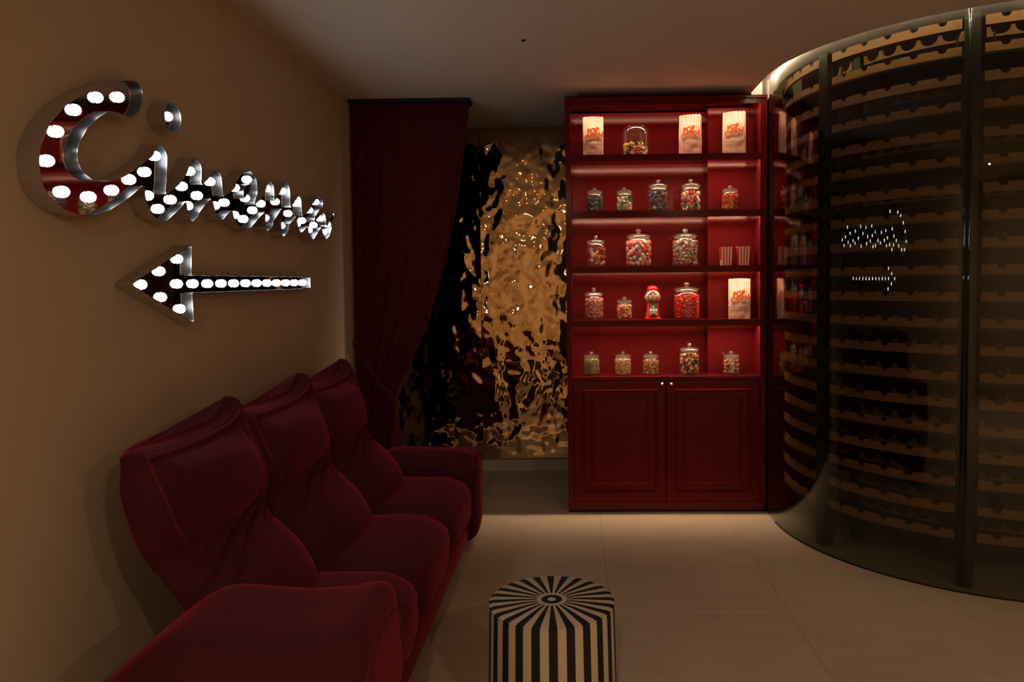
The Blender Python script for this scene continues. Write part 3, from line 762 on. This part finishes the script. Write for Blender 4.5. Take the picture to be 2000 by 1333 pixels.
# back cushions: lofted along their leaning profile
PROF = [(-.985, .30, .40, .13), (-.99, .36, .86, .155), (-1.01, .43, .95, .160), (-1.04, .50, .945, .145), (-1.075, .555, .92, .122), (-1.115, .605, .90, .104), (-1.135, .635, .905, .100), (-1.155, .67, .955, .110), (-1.175, .73, .985, .112), (-1.19, .79, 1.0, .106), (-1.205, .85, 1.005, .096), (-1.22, .905, .995, .082), (-1.232, .945, .98, .066), (-1.238, .962, .965, .055), (-1.241, .972, .93, .040), (-1.243, .977, .85, .022)]
NSEC = 60
def back(k):
    y0, y1 = SY[k], SY[k+1]; cy_ = (y0+y1)/2; hw = (y1-y0)/2+.002; rr = random.Random(k+5)
    tilt = [.0, .012, -.006][k]; lift = [0, .004, .0][k]
    P = []
    # resample the profile
    for i in range(len(PROF)-1):
        a, b_ = PROF[i], PROF[i+1]; n = 5 if i < 13 else 3
        for q in range(n): t = q/n; P.append([a[m]+(b_[m]-a[m])*t for m in range(4)])
    P.append(list(PROF[-1]))
    for _ in range(2): P = [P[0]]+[[(P[i-1][m]+2*P[i][m]+P[i+1][m])/4 for m in range(4)] for i in range(1, len(P)-1)]+[P[-1]]
    vs = []; fs = []
    for s_, (x, z, wf, th) in enumerate(P):
        a = P[max(0, s_-1)]; b_ = P[min(len(P)-1, s_+1)]; t = V3((b_[0]-a[0], 0, b_[1]-a[1])).normalized(); nrm = V3((t.z, 0, -t.x))
        n_ = 2.6+5.0*sm(.66, .8, z)
        topw = sm(.86, .955, z)
        for q in range(NSEC):
            an = 2*PI*q/NSEC; ca, sa = math.cos(an), math.sin(an)
            u = math.copysign(abs(ca)**(2/n_), ca); v = math.copysign(abs(sa)**(2/n_), sa)
            p = V3((x, cy_, z))+V3((0, 1, 0))*u*hw*wf+nrm*v*th*((1-.12*abs(u)**3) if v > 0 else (1-.85*abs(u)**2.5))
            front = max(0, v)
            p.z += topw*((.052*u**6 if u > 0 else -.012*abs(u)**3)-.034*(1-u*u)*front+.008)
            p.x += topw*.02*abs(u)**5
            # pillow belly
            p += nrm*front*.022*(1-u*u)*sm(.62, .74, z)*(1-sm(.86, .96, z))
            # fold wrinkles at the waist: fan out of one side
            wz = math.exp(-((z-.61-.05*u)/.055)**2); p += nrm*front*wz*.021*math.sin((z-.10*u)*135+2*noise.noise(V3((u*2, z*5, k))))
            # gathers under the top seam and down the sides
            gz = math.exp(-((z-.900)/.04)**2)*(1-topw*.5); p += nrm*front*gz*.007*math.sin(u*46+4*noise.noise(V3((u*3, k, 0))))
            gs = sm(.80, .97, abs(u))*(1-abs(v))*sm(.5, .6, z); p.y += math.copysign(gs*.006*math.sin(z*170+3*noise.noise(V3((z*9, u, k)))), u)
            p.x += .010*noise.noise(V3((p.y*5, p.z*5, 7+k)))*front
            p.x += tilt; p.z += lift*topw
            vs.append(p)
    n = len(P)
    for i in range(n-1):
        for q in range(NSEC): q2 = (q+1) % NSEC; fs.append((i*NSEC+q, (i+1)*NSEC+q, (i+1)*NSEC+q2, i*NSEC+q2))
    fs.append(list(range(NSEC))); fs.append([(n-1)*NSEC+q for q in range(NSEC)][::-1])
    mb = MB(); mb.add(vs, fs); bk = part('back_cushion', mb, vel, so, 'all')
    iT = max(i for i in range(n) if P[i][1] < .948); i0_ = min(i for i in range(n) if P[i][1] > .66)
    qa, qb = NSEC//8, NSEC//2-NSEC//8
    path = [vs[i*NSEC+qb] for i in range(i0_, iT)]+[vs[iT*NSEC+q] for q in range(qb, qa-1, -1)]+[vs[i*NSEC+qa] for i in range(iT-1, i0_-1, -1)]
    ppath = [V3(p)+V3((.004, 0, .002)) for p in path]
    for _ in range(2): ppath = [ppath[0]]+[(ppath[i-1]+2*ppath[i]+ppath[i+1])/4 for i in range(1, len(ppath)-1)]+[ppath[-1]]
    m2 = MB(); m2.tube([p-V3(so.location) for p in ppath], .0065, 6); part('piping', m2, M['velvetp'], bk, True, world=False)
for k in range(3): back(k)
def arm(y_in, sgn, top, xf, k, xr=-1.16, pad=True):
    """sgn +1: arm at the far end (sits towards +Y of y_in)"""
    yc = y_in+sgn*.155
    def dbody(p, u):
        rear = sm(-.35, -1.0, u.x); p.z -= .10*rear*max(0, u.z)
        p.z += (.016 if pad else .045)*sm(.55, 1, u.x)*max(0, u.z)
        p.z -= .014*math.exp(-((u.x-.2)/.45)**2)*max(0, u.z)
        e = sm(.80, .97, u.x)*(1-abs(u.z)**6); p.y += sgn*.0*e
        g = sm(.70, .93, u.x)*sm(.3, .8, abs(u.y)); s1 = math.sin(p.z*150+4*noise.noise(V3((p.z*7, k, u.x*2))))
        p.y += math.copysign(g*.010*s1, u.y); p.x += .006*noise.noise(V3((p.y*9, p.z*9, k)))
        p.y += .008*noise.noise(V3((p.x*5, p.z*5, 3+k)))
        return p
    hy = .135 if pad else .215; tp_ = top-.02 if pad else top
    if not pad: yc = y_in+.10-hy
    a = part('arm', rbox(((xf+xr)/2, yc, (tp_+.02)/2), ((xf-xr)/2, hy, (tp_-.02)/2), 5.5 if pad else 6.0, 26, dbody), vel, so, 'all')
    # pillow roll folded over towards the seat
    def droll(p, u):
        p.z += .012*sm(.7, 1, u.x)*max(0, u.z); p.z -= .06*sm(-.4, -1, u.x)
        p.y += -sgn*.012*math.cos(u.x*1.5)*(1-abs(u.z))
        p.z += .006*noise.noise(V3((p.x*8, p.y*8, k))); p.y += .006*math.sin(p.x*24+k)*max(0, 1-abs(u.z))*sm(0, 1, -sgn*u.y)
        return p
    if pad: part('arm_pad', rbox(((xf+xr)/2-.01, y_in+sgn*.045, top-.072), ((xf-xr)/2-.012, .115, .078), 3.2, 20, droll), vel, so, 'all')
    pts = []
    for q in range(33):
        t = q/32*PI*1.05-.1; pts.append(V3((xf-.014+.004*math.sin(t), yc-sgn*(hy-.017)*math.cos(t), .16+(top-.19)*max(0, math.sin(t))**.35)))
    m2 = MB(); m2.tube([p-V3(so.location) for p in pts], .006, 6); part('piping', m2, M['velvetp'], a, True, world=False)
arm(SY[3]+.005, 1, .545, -.525, 1)
arm(SY[0]+.03, -1, .605, -.485, 2, pad=False)

# ------------------------------------------------------------------ striped pouf
pf = empty('pouf', (-.084, 2.296, 0), 'round black and cream striped pouf with a bullseye top', 'pouf')
mb = MB(); r_ = .197
mb.lathe([(0, .004), (r_-.012, .004), (r_+.004, .02), (r_+.006, .2), (r_+.001, .405), (r_-.002, .4165), (r_-.010, .4205), (r_*.5, .4235), (0, .4235)], 96)
part('cover', mb, M['ottom'], pf, True, world=False)
mb = MB(); mb.tube([((r_-.001)*math.cos(2*PI*k/72), (r_-.001)*math.sin(2*PI*k/72), .4165) for k in range(72)], .0022, 6, True); part('seam', mb, M['ottom'], pf, True, world=False)
mb = MB(); mb.lathe([(0, 0), (r_-.03, 0), (r_-.03, .006)], 32); part('foot_disc', mb, M['black'], pf, False, world=False)

# ------------------------------------------------------------------ popcorn bags and cups
def text_mesh(body, size, off, name):
    cu = bpy.data.curves.new(name, 'FONT'); cu.body = body; cu.size = size; cu.align_x = 'CENTER'; cu.align_y = 'CENTER'
    cu.shear = .22; cu.offset = off; cu.space_line = .72; cu.space_character = 1.02; cu.extrude = .0002; cu.resolution_u = 3
    o = bpy.data.objects.new(name, cu); COL.objects.link(o); bpy.context.view_layer.update()
    dg = bpy.context.evaluated_depsgraph_get(); me = bpy.data.meshes.new_from_object(o.evaluated_get(dg)); bpy.data.objects.remove(o)
    me.name = name; me.transform(Matrix.Scale(1.12, 4, (0, 1, 0))); return me
me_txt = text_mesh('POP\nCORN', .039, .0016, 'lettering'); me_txt.materials.clear(); me_txt.materials.append(M['print_'])
me_halo = text_mesh('POP\nCORN', .039, .0050, 'lettering_halo'); me_halo.materials.clear(); me_halo.materials.append(M['halo'])
def bag_mesh(w_, d_, h_, seed):
    mb = MB(); nu, nv = 48, 22; pts = []
    # outline of a gusseted bag: front, folded side, back, folded side
    def outline(v):
        o = []
        dd = d_*(1-.55*sm(.35, 1, v)); g = .014*sm(.1, .6, v)+.004
        c4 = [(-w_/2, -dd/2), (w_/2, -dd/2), (w_/2-g, 0), (w_/2, dd/2), (-w_/2, dd/2), (-w_/2+g, 0)]
        return c4
    per = []
    for j in range(nv+1):
        v = j/nv; o = outline(v); ring = []
        counts = [14, 4, 4, 14, 4, 4]
        for i in range(6):
            a, b_ = o[i], o[(i+1) % 6]
            for q in range(counts[i]):
                t = q/counts[i]; x = a[0]+(b_[0]-a[0])*t; y = a[1]+(b_[1]-a[1])*t
                cr = .0018*noise.noise(V3((x*30, v*9, seed+i)))+.002*math.exp(-((v-.30)/.02)**2)-.003*math.exp(-((v-.16)/.02)**2)
                bul = .010*math.sin(PI*t)*math.sin(PI*min(1, v*1.1+.05)) if i in (0, 3) else 0
                y += -(bul+cr) if i == 0 else ((bul+cr) if i == 3 else cr)
                z = h_*v
                if j == nv: z += .0022*(1 if (len(ring) % 2) else -1)+(.004*math.sin(PI*t) if i == 0 else 0)
                ring.append((x, y, z))
        per.append(ring)
    n = len(per[0]); vs = [p for r in per for p in r]; fs = []
    for j in range(nv):
        for i in range(n): i2 = (i+1) % n; fs.append((j*n+i, j*n+i2, (j+1)*n+i2, (j+1)*n+i))
    fs.append(list(range(n))[::-1]); mb.add(vs, fs); return mb
def bag(x, y, z, w_, h_, rz, label, seed):
    t = empty('popcorn_bag', (x, y, z), label, 'popcorn bag', 'striped popcorn bags', rz)
    mb = bag_mesh(w_, .062, h_, seed); b_ = part('paper_bag', mb, M['paperA'], t, False, world=False)
    so_ = b_.modifiers.new('thickness', 'SOLIDIFY'); so_.thickness = .0007
    yo = -.062/2*(1-.55*sm(.35, 1, .55))-.0150
    ob('lettering_halo', me_halo, t, (-.002, yo, h_*.56), (PI/2, -math.radians(11), 0)); ob('lettering', me_txt, t, (-.002, yo-.0010, h_*.56), (PI/2, -math.radians(11), 0))
bag(.116, 4.625, 2.193, .125, .242, 0, 'striped popcorn paper bag at the left end of the top shelf', 1)
bag(.712, 4.625, 2.193, .130, .246, -math.radians(17), 'striped popcorn paper bag right of the candy jar on the top shelf', 2)
bag(.976, 4.606, 2.193, .133, .256, -math.radians(19), 'striped popcorn paper bag at the right end of the top shelf', 3)
bag(1.010, 4.606, 1.191, .130, .243, -math.radians(13), 'striped popcorn paper bag right of the red candy jar, fourth shelf', 4)
def cup(x, y, z, wt, wb, h_, label, rz):
    t = MB(); th = .0012; N4 = []
    def ring(wd, zz): return [(-wd/2, -wd/2, zz), (wd/2, -wd/2, zz), (wd/2, wd/2, zz), (-wd/2, wd/2, zz)]
    vs = ring(wb, 0)+ring(wt, h_)+ring(wt-th*2, h_)+ring(wb-th*2, .002)
    fs = [(3, 2, 1, 0)]
    for k in range(3):
        for q in range(4): q2 = (q+1) % 4; fs.append((4*k+q, 4*k+q2, 4*k+4+q2, 4*k+4+q))
    fs.append((12, 13, 14, 15)); t.add(vs, fs)
    ob('popcorn_cup', t.mesh('popcorn_cup', M['cupm']), None, (x, y, z), (0, 0, rz), label=label, cat='cup', group='striped popcorn cups')
cup(.925, 4.606, 1.518, .074, .056, .113, 'left red and white striped popcorn cup on the third shelf', 0)
cup(1.033, 4.606, 1.518, .080, .056, .115, 'right red and white striped popcorn cup on the third shelf', math.radians(-4))

# ------------------------------------------------------------------ candy jars
def jar(x, y, z, r, h, label, lid=True):
    """glass apothecary jar: body, frosted neck band, domed lid with knob; returns inner radius and fill height"""
    t = empty('candy_jar', (x, y, z), label, 'jar', 'glass candy jars')
    hb = h*.76 if lid else h*.97
    nk = r*.80
    mb = MB()
    prof = [(0, .004), (r*.80, .004), (r*.80, 0), (r*.90, 0), (r*.975, .006), (r, .016), (r, hb*.80), (r*.985, hb*.86), (r*.93, hb*.915), (r*.86, hb*.95), (nk, hb*.972), (nk, hb)]
    if not lid: prof = prof[:-2]+[(nk, hb*.95), (nk, hb*.975), (nk*1.04, hb*.985), (nk*1.03, hb), (nk*.97, hb)]
    mb.lathe(prof, 40); part('body', mb, M['jar'], t, True, world=False)
    if lid:
        mb = MB(); mb.lathe([(nk*.985, hb*.955), (nk*1.0, hb*.962), (nk*1.0, hb*1.015)], 40); part('neck_band', mb, M['frost'], t, True, world=False)
        mb = MB(); zt = h-hb
        mb.lathe([(nk*.9, hb*.965), (nk*.93, hb+.001), (r*.92, hb+.002), (r*.945, hb+.006), (r*.92, hb+.010), (r*.72, hb+.012+zt*.13), (r*.42, hb+zt*.40), (r*.17, hb+zt*.50), (r*.14, hb+zt*.56)], 40)
        l = part('lid', mb, M['lid'], t, True, world=False)
        mb = MB(); kr = r*.24; kc = hb+zt*.78
        mb.lathe([(r*.14, hb+zt*.54)]+[(max(.0005, kr*math.sin(PI*q/10)), kc-zt*.22*math.cos(PI*q/10)) for q in range(2, 11)], 24)
        part('knob', mb, M['lid'], l, True, world=False)
    return r*.955, hb
# candy shapes
def cm(kind):
    mb = MB(); bm = bmesh.new()
    if kind == 'ball': bmesh.ops.create_icosphere(bm, subdivisions=2, radius=1)
    elif kind == 'nut':
        bmesh.ops.create_icosphere(bm, subdivisions=1, radius=1)
        for v in bm.verts: v.co = V3((v.co.x*1.25, v.co.y*.8, v.co.z*.75))
    elif kind == 'cube':
        bmesh.ops.create_cube(bm, size=1.5)
        for v in bm.verts: v.co.z *= .8
    elif kind == 'pillow':
        bmesh.ops.create_cube(bm, size=2); bmesh.ops.subdivide_edges(bm, edges=bm.edges[:], cuts=2, use_grid_fill=True)
        for v in bm.verts:
            l = (abs(v.co.x)**3+abs(v.co.y)**3+abs(v.co.z)**3)**(-1/3); v.co = V3((v.co.x*l*1.25, v.co.y*l*.85, v.co.z*l*.85))
    elif kind == 'disc':
        bm.free(); mb.lathe([(0, -.42), (.85, -.42), (1.05, -.28), (1.05, .28), (.85, .42), (0, .42)], 14); return mb
    elif kind == 'half':
        bm.free(); pts = [(1.15*math.cos(PI*k/8), 1.15*math.sin(PI*k/8)-.4) for k in range(9)]
        mb.add([(x, y, -.4) for x, y in pts]+[(x, y, .4) for x, y in pts], [list(range(9))[::-1], list(range(9, 18))]+[(k, (k+1) % 9, 9+(k+1) % 9, 9+k) for k in range(9)]); return mb
    elif kind == 'ring':
        bm.free(); mb.grid(lambda u, v: ((.72+.38*math.cos(2*PI*v))*math.cos(2*PI*u), (.72+.38*math.cos(2*PI*v))*math.sin(2*PI*u), .38*math.sin(2*PI*v)), 14, 8, True); return mb
    elif kind == 'wrap':
        bm.free(); mb.lathe([(.55, -1.7), (.5, -1.65), (.16, -1.0), (.55, -.85), (.62, -.4), (.62, .4), (.55, .85), (.16, 1.0), (.5, 1.65), (.55, 1.7)], 10); return mb
    elif kind == 'bar':
        bm.free(); mb.box(-.5, .5, -.35, .35, -1.5, 1.5, .12); return mb
    mb.bm(bm); return mb
CM = {}
def cmesh(kind):
    if kind not in CM: CM[kind] = cm(kind).mesh('candy_'+kind, M['candyO'], kind in ('ball', 'pillow', 'ring', 'wrap', 'disc'))
    return CM[kind]
def slots(ri, zb, zt, s, rng):
    """positions of the outer layer against the glass plus the heap's top, then the inner ones"""
    outer, inner = [], []; nl = max(1, int((zt-zb)/(s*.84)))
    for l in range(nl):
        z = zb+s*.5+l*(zt-zb-s)/max(1, nl-1) if nl > 1 else zb+s*.5
        k = 0; r = ri-s*.52
        while r > 0:
            n = max(1, int(2*PI*r/s))
            for q in range(n):
                a = 2*PI*(q+.5*(l % 2)+.18*rng.random())/n
                p = (r*math.cos(a)+rng.uniform(-.06, .06)*s, r*math.sin(a)+rng.uniform(-.06, .06)*s, min(zt-s*.3, max(zb+s*.45, z+rng.uniform(-.36, .36)*s)))
                vis = (k == 0 and math.sin(a) < .35) or l == nl-1
                (outer if vis else inner).append(p)
                if l == nl-1 and r < ri*.6: outer[-1] = (p[0], p[1], p[2]+s*.35*rng.random())
            r -= s; k += 1
            if k >= 2 and l < nl-1: break
    return outer, inner
def cname(c_):
    r, g, b_ = c_; m_ = max(c_)
    if m_ < .05: return 'black'
    if b_ == m_: return 'blue' if r < .6*b_ else 'grey'
    if g == m_: return 'green'
    if g > .75*r: return 'cream' if r > .5 else 'grey'
    if g > .55*r: return 'yellow' if b_ < .3*r else 'cream'
    if b_ > .22*r and g > .22*r: return 'pink'
    if g > .18*r: return 'orange' if r > .4 else 'brown'
    return 'red'
def fill(x, y, z, ri, zb, zt, s, kinds, cols, label, group, single=True, fs=.46, seed=1):
    rng = random.Random(seed); outer, inner = slots(ri, zb, zt, s, rng); heap = MB()
    def put(p, indiv):
        k = rng.choice(kinds); base = rng.choice(cols); c_ = base; c_ = tuple(max(0, min(1, v*rng.uniform(.85, 1.1))) for v in c_)
        e = Euler((rng.uniform(0, PI), rng.uniform(0, PI), rng.uniform(0, PI))); sc = s*fs*rng.uniform(.9, 1.08)
        if k in ('wrap', 'bar'): sc *= .78
        if indiv:
            o = ob('candy', cmesh(k), None, (x+p[0], y+p[1], z+p[2]), e, label=cname(base)+' '+label, cat='candy', group=group); o.scale = (sc,)*3; o.color = (*c_, 1)
        else:
            src = cm_cache(k); Mx = Matrix.Translation(V3(p)) @ e.to_matrix().to_4x4() @ Matrix.Diagonal((sc, sc, sc, 1)); heap.cur = c_
            heap.add([Mx @ V3(v) for v in src.v], src.f)
    for p in outer: put(p, single)
    for p in inner: put(p, False)
    if heap.v:
        ob('candy_heap', heap.mesh('candy_heap', M['candyA']), None, (x, y, z), label=(label+', inner heap') if single else label, cat='candy', kind='stuff')
CC = {}
def cm_cache(k):
    if k not in CC: CC[k] = cm(k if k != 'ball' else 'nut' if False else k)
    return CC[k]
W_ = (.78, .66, .50); PK = (.75, .20, .20); RD = (.62, .02, .02); GR_ = (.06, .22, .07); OR_ = (.75, .22, .03); BK = (.02, .015, .012); YE = (.75, .50, .10); BL = (.03, .09, .25); TE = (.04, .13, .14)
YJ, YJR = 4.632, 4.612
JARS = [
 # x, shelf, r, h, label, [candy: top fraction, size, kinds, colours, candy label, single], lid
 (.377, 2.192, .083, .190, 'wide glass jar half full of liquorice sweets on the top shelf', (.47, .025, ['cube', 'bar', 'cube', 'disc'], [W_, BK, W_, PK, OR_, YE, BK, RD], 'liquorice sweet in the wide jar on the top shelf', True), False),
 (.122, 1.853, .054, .155, 'small jar of dusty teal gums at the left of the second shelf', (.80, .016, ['nut', 'cube'], [TE, (.05, .17, .17), (.03, .09, .11)], 'heap of dusty teal gums in the small jar, second shelf', False), True),
 (.306, 1.853, .054, .155, 'small jar of green and white sweets on the second shelf', (.78, .022, ['half', 'disc'], [W_, GR_, W_, (.10, .30, .12)], 'sweet in the small jar, second shelf', True), True),
 (.514, 1.853, .065, .200, 'medium jar of blue wrapped sweets on the second shelf', (.88, .030, ['bar', 'wrap'], [BL, (.02, .05, .12), (.10, .12, .14), (.25, .22, .18), (.03, .10, .16)], 'wrapped sweet in the medium jar, second shelf', True), True),
 (.715, 1.853, .065, .200, 'medium jar of red, white and green discs on the second shelf', (.80, .026, ['disc', 'disc', 'half'], [W_, W_, RD, GR_, PK], 'round flat sweet in the medium jar, second shelf', True), True),
 (.952, 1.853, .054, .155, 'small jar of orange jelly rings at the right of the second shelf', (.86, .020, ['ring'], [OR_, (.7, .09, .02), (.6, .05, .02)], 'heap of orange jelly rings in the small jar, second shelf', False), True),
 (.127, 1.517, .064, .197, 'medium jar of orange wrapped bars at the left of the third shelf', (.84, .042, ['wrap', 'bar'], [(.6, .14, .04), (.5, .07, .03), (.7, .35, .18), (.45, .05, .04)], 'foil-wrapped bar in the left jar, third shelf', True), True),
 (.393, 1.517, .084, .235, 'large jar of red and white mallows on the third shelf', (.92, .029, ['pillow', 'pillow'], [W_, W_, RD, PK, (.7, .12, .06)], 'mallow in the large jar, third shelf', True), True),
 (.682, 1.517, .083, .235, 'large jar of pale wrapped toffees on the third shelf', (.90, .026, ['wrap', 'nut'], [(.55, .40, .33), (.45, .26, .22), (.6, .48, .40), (.30, .24, .22), (.55, .14, .12)], 'heap of pale wrapped toffees in the large jar, third shelf', False), True),
 (.113, 1.19, .064, .200, 'medium jar of pink foam rings at the left of the fourth shelf', (.86, .025, ['ring'], [(.58, .19, .18), (.52, .15, .15), (.62, .23, .21)], 'foam ring in the left jar, fourth shelf', True), True),
 (.303, 1.19, .053, .140, 'small jar of bright mixed sweets on the fourth shelf', (.86, .019, ['nut', 'half'], [RD, OR_, W_, GR_, YE, RD], 'heap of bright mixed sweets in the small jar, fourth shelf', False), True),
 (.691, 1.19, .084, .230, 'large jar of bright red jellies on the fourth shelf', (.84, .0145, ['nut', 'cube'], [(.75, .012, .010), (.8, .03, .01), (.6, .008, .010)], 'heap of bright red jellies in the large jar', False), True),
 (.095, .841, .054, .150, 'small jar of green nuts at the left of the lowest shelf', (.92, .0135, ['nut'], [(.30, .26, .08), (.22, .20, .06), (.38, .32, .14)], 'heap of green nuts in the leftmost lowest jar', False), True),
 (.292, .841, .054, .149, 'small jar of golden puffed corn on the lowest shelf', (.94, .0125, ['nut'], [(.60, .36, .14), (.52, .28, .10), (.66, .44, .20)], 'heap of golden puffed corn in the lowest row', False), True),
 (.465, .841, .054, .148, 'small jar of brown roasted nuts on the lowest shelf', (.82, .0150, ['nut', 'half'], [(.42, .18, .06), (.52, .26, .10), (.34, .12, .04)], 'heap of brown roasted nuts in the lowest row', False), True),
 (.705, .841, .066, .200, 'medium jar of mixed toffees and chocolates on the lowest shelf', (.88, .026, ['wrap', 'half', 'disc'], [(.5, .30, .14), BK, (.45, .05, .03), (.55, .42, .25), (.18, .08, .04), (.5, .2, .06)], 'mixed toffee in the medium jar, lowest shelf', True), True),
 (.962, .841, .055, .148, 'small jar of orange and grey fizzy sweets at the right of the lowest shelf', (.86, .022, ['bar', 'nut'], [(.6, .28, .12), (.55, .20, .10), (.28, .30, .28), (.65, .40, .22)], 'heap of orange and grey fizzy sweets in the right jar, lowest shelf', False), True),
]
for k, (x, z, r, h, lab, (tf, s_, kinds, cols, cl, single), lid) in enumerate(JARS):
    y = YJR if x > .83 else YJ
    if r > .08: y += .012
    ri, hb = jar(x, y, z+.0005, r, h, lab, lid)
    zmax = hb*.80*tf if lid else hb*tf
    if lid: zmax = min(hb*.90, hb*tf)
    fill(x, y, z+.0005, ri, .006, zmax, s_, kinds, cols, cl, cl, single, .46, k+11)

# ------------------------------------------------------------------ gumball machine
gm = empty('gumball_machine', (.477, 4.628, 1.1905), 'small red gumball machine with a glass globe on the fourth shelf', 'gumball machine')
def sq_lathe(mb, prof, n=40, p=4.0):
    vs = []; fs = []
    for r, z in prof:
        for k in range(n):
            a = 2*PI*k/n; c_, s_ = math.cos(a), math.sin(a); rr = r/((abs(c_)**p+abs(s_)**p)**(1/p)); vs.append((rr*c_, rr*s_, z))
    for i in range(len(prof)-1):
        for k in range(n): k2 = (k+1) % n; fs.append((i*n+k, i*n+k2, (i+1)*n+k2, (i+1)*n+k))
    mb.add(vs, fs)
mb = MB(); sq_lathe(mb, [(0, 0), (.050, 0), (.052, .004), (.051, .009), (.046, .014), (.041, .05), (.037, .085), (.035, .098), (.038, .102), (.038, .106), (0, .106)]); part('stand', mb, M['redgloss'], gm, True, world=False)
mb = MB(); mb.box(-.028, .028, -.050, -.030, .022, .098, .004)
mb.v = [(x, y+.012*(z-.022)/.08+.0, z) for x, y, z in mb.v]; pl = part('dispenser_plate', mb, M['chrome'], gm, True, world=False)
mb = MB(); mb.lathe([(0, 0), (.009, 0), (.010, .004), (.008, .010), (0, .011)], 20); mb.v = [(x, -.044-z, .076+y) for x, y, z in mb.v]; mb.box(-.010, .010, -.058, -.053, .0735, .0785, .001); part('crank', mb, M['chrome'], pl, True, world=False)
mb = MB(); mb.box(-.013, .013, -.053, -.045, .022, .034, .002); part('chute', mb, M['black'], pl, False, world=False)
mb = MB(); mb.lathe([(.030, .105), (.046, .114), (.0525, .128), (.0525, .142), (.047, .160), (.039, .176), (.032, .184)], 32); part('globe', mb, M['jar'], gm, True, world=False)
mb = MB(); mb.lathe([(.0335, .180), (.0355, .184), (.0350, .190), (.030, .201), (.020, .208), (.008, .2105), (0, .211)], 32); part('cap', mb, M['redgloss'], gm, True, world=False)
gb = MB(); rg = random.Random(4)
GCOL = [W_, (.05, .20, .32), YE, OR_, (.75, .62, .45), GR_, W_, PK, (.10, .25, .30)]
src = cm('nut')
for (zz, rr) in ((.115, .034), (.125, .044), (.135, .0455), (.145, .0435), (.155, .039), (.165, .034), (.174, .029)):
    n = int(2*PI*rr/.0108)
    for q in range(n):
        a = 2*PI*(q+rg.random()*.3)/n; gb.cur = rg.choice(GCOL); s0 = .0056
        bmx = bmesh.new(); bmesh.ops.create_icosphere(bmx, subdivisions=1, radius=s0)
        gb.bm(bmx, Matrix.Translation((rr*math.cos(a), rr*math.sin(a), zz)))
ob('gumballs', gb.mesh('gumballs', M['candyA'], 'all'), gm, kind='stuff')
